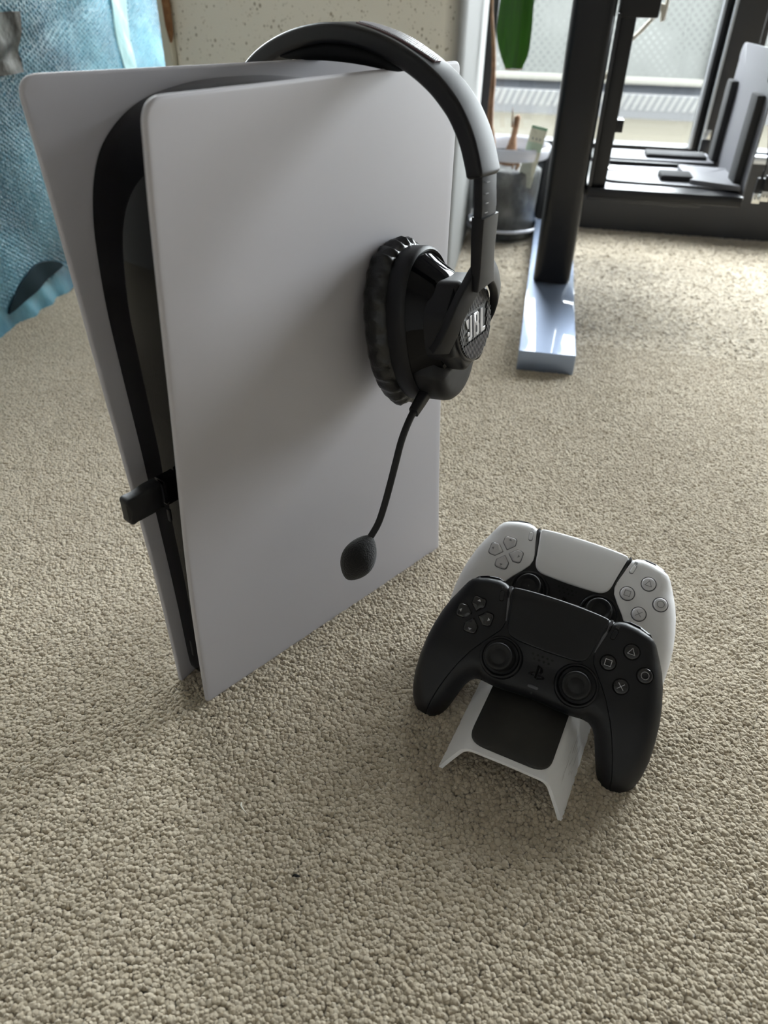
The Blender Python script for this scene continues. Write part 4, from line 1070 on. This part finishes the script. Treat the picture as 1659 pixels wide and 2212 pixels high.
# ================================================================== CABLES
def usb_cable(x, y, z, label, lean):
    R_ = tag(empty('usb_cable', loc=(x, y, z)), label, 'cable')
    pts = catmull([(0, 0, 0.036), (0.0, 0, 0.060), (-0.010 + lean, 0.0, 0.10), (-0.024 + lean, 0.0, 0.155), (-0.034 + lean, 0.0, 0.24), (-0.04, 0.004, 0.955)], 5)
    MB().tube(pts, 0.0017, 8).build('cord', M_RUBBER, R_)
    MB().box(-0.0062, 0.0062, -0.004, 0.004, 0.014, 0.036, 0.002).build('plug_body', M_BPLAST, R_)
    pg = MB().box(-0.0057, 0.0057, -0.0022, 0.0022, 0.0, 0.0145, 0.0004).build('plug', M_CHROME, R_)
    for q in (-0.0024, 0.0024): MB().box(q - 0.0010, q + 0.0010, -0.0024, -0.002, 0.006, 0.009).build('contact_hole', M_DKMK, pg, smooth=False)
    MB().tube([(0, 0, 0.034), (0, 0, 0.046)], [0.0026, 0.0019], 8).build('strain_relief', M_RUBBER, R_)
usb_cable(0.3270, 1.248, 0.168, 'black USB cable beside the holder, its metal plug hanging slightly lower', 0.0)
usb_cable(0.3350, 1.236, 0.174, 'black USB cable beside the holder, its metal plug hanging slightly higher', 0.004)
cd = tag(empty('power_cord', loc=(0.12, 1.66, 0.33)), 'cream cord slanting across the window behind the desk', 'cable')
MB().tube(catmull([(-0.075, 0, -0.17), (-0.055, 0, -0.10), (-0.020, 0, -0.04), (0.005, 0, 0.007), (0.036, 0, 0.042), (0.056, 0, 0.075), (0.066, 0, 0.15), (0.066, 0, 1.2)], 6), 0.0036, 8).build('cord', M_CORD, cd)
pgk = tag(empty('small_connector', loc=(0.300, 1.60, 0.150)), 'small grey connector with brass tip behind the foam strip', 'connector')
MB().box(-0.008, 0.008, -0.004, 0.004, 0.022, 0.050, 0.002).build('plug_body', M_SATMET, pgk)
MB().box(-0.006, 0.006, -0.0025, 0.0025, 0.050, 0.066, 0.001).build('plug_sleeve', M_CHROME, pgk)
for q in (-0.004, 0.004): MB().box(q - 0.0012, q + 0.0012, -0.001, 0.001, 0.0, 0.023).build('prong', mat('brass', (0.6, 0.38, 0.2), 0.3, metal=0.9), pgk)

# ================================================================== POTTED PLANT
PC = np.array([-0.062, 1.597, 0.0])
SA = tag(empty('pot_saucer', loc=tuple(PC)), 'clear plastic saucer under the potted plant by the pillar', 'saucer')
MB().lathe([(0.0001, 0.001), (0.058, 0.001), (0.066, 0.004), (0.074, 0.020), (0.0755, 0.026), (0.0785, 0.027), (0.0795, 0.024), (0.0775, 0.0225), (0.070, 0.002), (0.060, -0.001), (0.0001, -0.001)], 48, cap=False).build('dish', M_POT, SA, angle=60)
MB().lathe([(0.0752, 0.0225), (0.0800, 0.0225), (0.0806, 0.0255), (0.0790, 0.0280), (0.0762, 0.0280), (0.0750, 0.0250), (0.0752, 0.0225)], 48, cap=False).build('dish_rim', M_RIM, SA, angle=60)
V_ = MB()
for k in range(90):
    w = 2 * math.pi * k / 90; c, q = math.cos(w), math.sin(w)
    V_.add([(r * c - e * q * 0.0012, r * q + e * c * 0.0012, h) for r, h in ((0.0780, 0.0285), (0.0805, 0.023)) for e in (-1, 1)] + [((0.0765) * c, 0.0765 * q, 0.024)], [(0, 1, 3, 2), (0, 4, 1), (1, 4, 3), (3, 4, 2), (2, 4, 0)])
tag(V_.build('rim_ridges', M_RIM, SA, smooth=False), kind='stuff')
PT = tag(empty('potted_plant', loc=(PC[0], PC[1], 0.003)), 'leggy plant with dry stems and green leaves in a clear pot', 'plant')
pot = MB().lathe([(0.0001, 0.0), (0.062, 0.0), (0.0650, 0.003), (0.0725, 0.150), (0.0745, 0.166), (0.0765, 0.168), (0.0765, 0.163), (0.0735, 0.160), (0.0715, 0.150), (0.0640, 0.004), (0.060, 0.0015), (0.0001, 0.0015)], 56, cap=False).build('pot', M_POT, PT, angle=60)
MB().lathe([(0.0732, 0.150), (0.0752, 0.152), (0.0772, 0.162), (0.0778, 0.170), (0.0756, 0.1725), (0.0725, 0.168), (0.0708, 0.152), (0.0732, 0.150)], 56, cap=False).build('pot_rim', M_RIM, pot, angle=60)
MB().lathe([(0.0001, 0.003), (0.058, 0.003), (0.0605, 0.006), (0.0655, 0.120), (0.0650, 0.128), (0.060, 0.131), (0.035, 0.136), (0.0001, 0.138)], 48, cap=False).build('potting_mix', M_SOIL, PT, angle=60)
def q_(p): return np.array(p) - np.array([PC[0], PC[1], 0.003])
MB().tube([q_(p) for p in catmull([(-0.093, 1.58, 0.130), (-0.100, 1.58, 0.183), (-0.108, 1.58, 0.223), (-0.109, 1.58, 0.285), (-0.114, 1.58, 0.336), (-0.124, 1.58, 0.398), (-0.122, 1.575, 0.47), (-0.100, 1.57, 0.53)], 5)], [0.0050, .005, .005, .0052, .0056, .0062, .0056, .005, .0047, .0056, .0062, .0058, .0054, .005, .005, .0046, .0043, .0042, .004, .0038, .0036, .0034, .003, .003, .0028, .0026, .0026, .0026, .0024, .0024, .0024, .0022, .0022, .0022, .0022, .002][:36], 9).build('stem', M_STEM, PT)
MB().tube([q_(p) for p in [(-0.064, 1.58, 0.125), (-0.062, 1.58, 0.160), (-0.060, 1.58, 0.176), (-0.059, 1.58, 0.190), (-0.057, 1.58, 0.206), (-0.056, 1.58, 0.222), (-0.0575, 1.58, 0.226)]], [0.014, 0.0125, 0.0085, 0.0058, 0.0056, 0.0062, 0.0050], 9).build('stem', M_STEM, PT)
MB().tube([q_(p) for p in [(-0.064, 1.577, 0.206), (-0.0655, 1.577, 0.226), (-0.0665, 1.577, 0.240)]], [0.0022, 0.0014, 0.0005], 6).build('stem', M_STEM, PT)
hs = MB()
for k in range(26):
    w = RNG.uniform(0, 6.28); r = RNG.uniform(0.004, 0.05); b = np.array([-0.062 + r * math.cos(w), 1.58 + 0.6 * r * math.sin(w), 0.132])
    hs.tube([q_(b), q_(b + np.array([RNG.uniform(-.006, .006), RNG.uniform(-.004, .004), RNG.uniform(0.012, 0.034)]))], [RNG.uniform(0.0015, 0.004), 0.0007], 5)
tag(hs.build('bark_chips', M_STEM, PT), kind='stuff')
def leaf(name, edge_l, edge_r, y, bend, cut=True):
    eL = catmull(edge_l, 5); eR = catmull(edge_r, 5); n_ = len(eL); K = 9; V = []
    for i in range(n_):
        for k in range(K):
            t = k / (K - 1); x = eL[i, 0] * (1 - t) + eR[i, 0] * t; z = eL[i, 1] * (1 - t) + eR[i, 1] * t
            u = 2 * t - 1
            V.append(q_((x, y + bend(z) + 0.006 * abs(u) ** 1.5 + 0.0012 * math.cos(9 * u), z)))
    m = len(V); V += [v + np.array([0, 0.0008, 0]) for v in V]; F = []
    for i in range(n_ - 1):
        for k in range(K - 1):
            a = i * K + k; F += [(a, a + 1, a + K + 1, a + K), (a + m, a + K + m, a + K + 1 + m, a + 1 + m)]
        for k, d in ((0, 0), (K - 1, 0)):
            a = i * K + k; F.append((a, a + K, a + K + m, a + m) if k == 0 else (a, a + m, a + K + m, a + K))
    for k in range(K - 1):
        F.append((k, k + m, k + 1 + m, k + 1)); a = (n_ - 1) * K + k; F.append((a, a + 1, a + 1 + m, a + m))
    return mesh_obj(name, V, F, M_LEAF, PT, True, True, 50)
lf = leaf('leaf', [(-0.096, 0.53), (-0.103, 0.47), (-0.107, 0.42), (-0.1095, 0.379), (-0.109, 0.355), (-0.100, 0.328), (-0.0875, 0.304)], [(-0.088, 0.53), (-0.060, 0.47), (-0.0515, 0.42), (-0.048, 0.379), (-0.0475, 0.355), (-0.0485, 0.328), (-0.0565, 0.305)], 1.550, lambda z: 0.02 * max(0, (z - 0.40) / 0.13) ** 2)
MB().tube([q_((-0.0872, 1.5515, 0.3035)), q_((-0.072, 1.550, 0.3025)), q_((-0.0568, 1.5515, 0.3045))], 0.0011, 6).build('cut_edge', mat('leaf_tan', (0.34, 0.22, 0.10), 0.7), lf)
leaf('leaf', [(-0.088, 0.532), (-0.075, 0.51), (-0.062, 0.47), (-0.056, 0.43), (-0.0525, 0.400)], [(-0.080, 0.534), (-0.055, 0.515), (-0.040, 0.47), (-0.044, 0.43), (-0.0500, 0.400)], 1.572, lambda z: 0.0)
TG = tag(empty('plant_tag', loc=(-0.03, 1.545, 0.12)), 'cream plant label with green bands stuck in the clear pot', 'plant tag')
def tg2(name, u0, u1, m, d, par):
    a = np.array([-0.029, 0.108]); b = np.array([-0.0105, 0.2155]); t = b - a; L = np.linalg.norm(t); t /= L; n_ = np.array([t[1], -t[0]]) * 0.0150
    P = np.array([a + t * L * u0 - n_, a + t * L * u0 + n_, a + t * L * u1 + n_, a + t * L * u1 - n_])
    return slab(name, P, d, -0.0006 if par is None else 0.0004, m, par or TG, bev=0.0002, step=0.03, fmap=lambda x, y, z: np.stack([x + 0.03, 0.0 - z + (y - 0.12) * -0.10, y - 0.12], 1))
ts = tg2('tag_strip', 0.0, 1.0, M_TAG, 0.0006, None)
tg2('green_band', 0.955, 1.0, M_TAGG, 0.0008, ts); tg2('green_band', 0.60, 0.74, mat('tag_pale_green', (0.42, 0.52, 0.40), 0.5), 0.0008, ts)
for k, (du, dv) in enumerate(((-0.007, 0.80), (0.0, 0.80), (0.007, 0.80), (0.002, 0.45))):
    a = np.array([-0.029, 0.108]); b = np.array([-0.0105, 0.2155]); t = b - a; n_ = np.array([t[1], -t[0]]) / np.linalg.norm(t)
    p = a + t * dv + n_ * du
    MB().box(p[0] + 0.03 - 0.0011, p[0] + 0.03 + 0.0011, -0.0010 - 0.10 * (p[1] - 0.12), -0.0005 - 0.10 * (p[1] - 0.12), p[1] - 0.12 - 0.0018, p[1] - 0.12 + 0.0018).build('tag_print', M_DKMK, ts, smooth=False)

# ================================================================== BUBBLE-WRAPPED PACKAGE
PK = tag(empty('wrapped_package', loc=(-0.82, 1.06, 0.0)), 'tall flat package in blue bubble wrap standing left of the pillar', 'package')
KO = np.array([-0.82, 1.06, 0.0])
def wx(y, z):
    """face of the film: gently creased"""
    return -0.757 + 0.004 * np.sin(9 * y + 5 * z) + 0.003 * np.sin(21 * z - 7 * y + 1) + 0.002 * np.sin(34 * y + 19 * z) - 0.006 * np.exp(-((z - 0.34 - 0.25 * (y - 1.1)) / 0.012) ** 2)
MB().box(-0.875 - KO[0], -0.772 - KO[0], 0.56 - KO[1], 1.68 - KO[1], 0.012, 0.405, 0.006).build('boxed_core', M_BOXDK, PK)
ys = np.linspace(0.55, 1.69, 115); zs = np.linspace(0.0, 0.42, 54)
Yg, Zg = np.meshgrid(ys, zs); Xg = wx(Yg, Zg)
flare = np.clip((0.055 - Zg) / 0.055, 0, 1); Xg = Xg + 0.010 * flare ** 2 + 0.004 * flare * np.sin(70 * Yg + 3 * np.sin(19 * Yg))
V = np.column_stack([Xg.ravel(), Yg.ravel(), Zg.ravel()]) - KO
ny = len(ys); nz = len(zs); F = [(j * ny + i, j * ny + i + 1, (j + 1) * ny + i + 1, (j + 1) * ny + i) for j in range(nz - 1) for i in range(ny - 1)]
# back edge: film wraps round the package
m = len(V); V = np.vstack([V, [(-0.880 - KO[0], y - KO[1], z - KO[2]) for z, y in ((0, .55), (0, 1.69), (0.42, .55), (0.42, 1.69))]])
F.append(tuple([m, m + 1] + [i for i in range(ny - 1, -1, -1)])); F.append(tuple([m + 2] + [(nz - 1) * ny + i for i in range(ny)] + [m + 3]))
F.append(tuple([m] + [j * ny for j in range(nz)] + [m + 2])); F.append(tuple([m + 1, m + 3] + [j * ny + ny - 1 for j in range(nz - 1, -1, -1)])); F.append((m, m + 2, m + 3, m + 1))
wrap = mesh_obj('bubble_film', V, F, M_WRAP, PK, True, True, 50)
bub = MB(); pit = 0.0070; rows = []
ca, sa = math.cos(math.radians(24)), math.sin(math.radians(24))
for jj in range(-90, 130):
    for ii in range(-60, 200):
        p = (ii + 0.5 * (jj % 2)) * pit; q = jj * pit * 0.87
        y = 0.78 + p * ca - q * sa; z = 0.03 + p * sa + q * ca
        if 0.78 < y < 1.66 and 0.03 < z < 0.415 and not (1.372 < y < 1.428):
            rows.append((y + RNG.uniform(-.0005, .0005), z + RNG.uniform(-.0005, .0005)))
R_ = np.array(rows); X_ = wx(R_[:, 0], R_[:, 1]); fl = np.clip((0.055 - R_[:, 1]) / 0.055, 0, 1); X_ = X_ + 0.010 * fl ** 2
nk = 8; rings_ = [(1.0, -0.0004), (0.86, 0.0011), (0.45, 0.0021)]
BV = []; BF = []
for (y, z), x in zip(rows, X_):
    b0 = len(BV); rr_ = 0.0030 * RNG.uniform(0.88, 1.04); hh = RNG.uniform(0.6, 1.2)
    for f, h in rings_:
        for k in range(nk):
            w = 2 * math.pi * k / nk; BV.append((x + h * hh - KO[0], y + rr_ * f * math.cos(w) - KO[1], z + rr_ * f * math.sin(w)))
    BV.append((x + 0.0023 * hh - KO[0], y + RNG.uniform(-0.0009, 0.0009) - KO[1], z + RNG.uniform(-0.0009, 0.0009)))
    for i in range(2):
        for k in range(nk): BF.append((b0 + i * nk + k, b0 + i * nk + (k + 1) % nk, b0 + (i + 1) * nk + (k + 1) % nk, b0 + (i + 1) * nk + k))
    for k in range(nk): BF.append((b0 + 2 * nk + k, b0 + 2 * nk + (k + 1) % nk, b0 + 3 * nk))
tag(mesh_obj('bubbles', BV, BF, M_BUB, wrap, True, False, 0), kind='stuff')
def patch(name, y0, y1, z0, z1, m, lift, wav=0.001, taper=False):
    yy = np.linspace(y0, y1, 24); zz_ = np.linspace(z0, z1, 40); V = []; F = []
    for side in (0, 1):
        for zq in zz_:
            for i, y in enumerate(yy):
                z = zq if not taper else z0 + (zq - z0) * (0.04 + 0.96 * math.sin(math.pi * i / 23) ** 0.8) + 0.12 * (y - 0.985)
                e = 0.006 * math.sin(z * 31 + (0 if i < 12 else 2)) * (1 if i in (0, 23) else 0)
                V.append((wx(y, z) + lift * (1 - side * 0.6) + wav * math.sin(40 * z + 90 * y) - KO[0], y + e - KO[1], z))
    n_ = 24; q = 24 * 40
    for j in range(39):
        for i in range(23):
            a = j * n_ + i; F += [(a, a + 1, a + n_ + 1, a + n_), (a + q, a + n_ + q, a + n_ + 1 + q, a + 1 + q)]
        a = j * n_; F.append((a, a + n_, a + n_ + q, a + q)); a = j * n_ + 23; F.append((a, a + q, a + n_ + q, a + n_))
    for i in range(23):
        F.append((i, i + q, i + 1 + q, i + 1)); a = 39 * n_ + i; F.append((a, a + 1, a + 1 + q, a + q))
    return mesh_obj(name, V, F, m, PK, True, True, 50)
patch('film_flap', 1.378, 1.424, 0.02, 0.415, M_WRAPF, 0.004)
patch('packing_tape', 1.030, 1.098, 0.312, 0.385, M_TAPE, 0.007, 0.002)
patch('packing_tape', 1.02, 1.052, 0.385, 0.418, M_TAPE, 0.007, 0.002)
patch('dark_band', 0.90, 1.07, 0.030, 0.062, mat('dark_film', (0.018, 0.036, 0.05), 0.6, spec=0.1), 0.006, taper=True)

# ================================================================== LINT ON THE CARPET
LF = tag(empty('lint_fibre', loc=(-0.1318, 0.2352, 0.0008)), 'short curved white fibre lying on the shaded carpet', 'lint')
MB().tube([(-0.0030, 0.0042, 0.0), (-0.0022, 0.0012, 0.0012), (0.0, -0.0008, 0.0014), (0.0030, -0.0026, 0.0004)], [0.0002, 0.0004, 0.0004, 0.0002], 6).build('strand', mat('white_fibre', (0.8, 0.78, 0.7), 0.7), LF)
LC = tag(empty('lint_speck', loc=(-0.0861, 0.2006, 0.0008)), 'small black speck of fluff on the open carpet', 'lint')
MB().tube([(-0.0022, -0.0004, 0.0), (-0.0008, 0.0002, 0.0010), (0.0010, 0.0, 0.0012), (0.0024, 0.0006, 0.0002)], [0.0003, 0.0009, 0.0008, 0.0003], 6).build('strand', mat('black_fluff', (0.004, 0.004, 0.004), 0.9), LC)
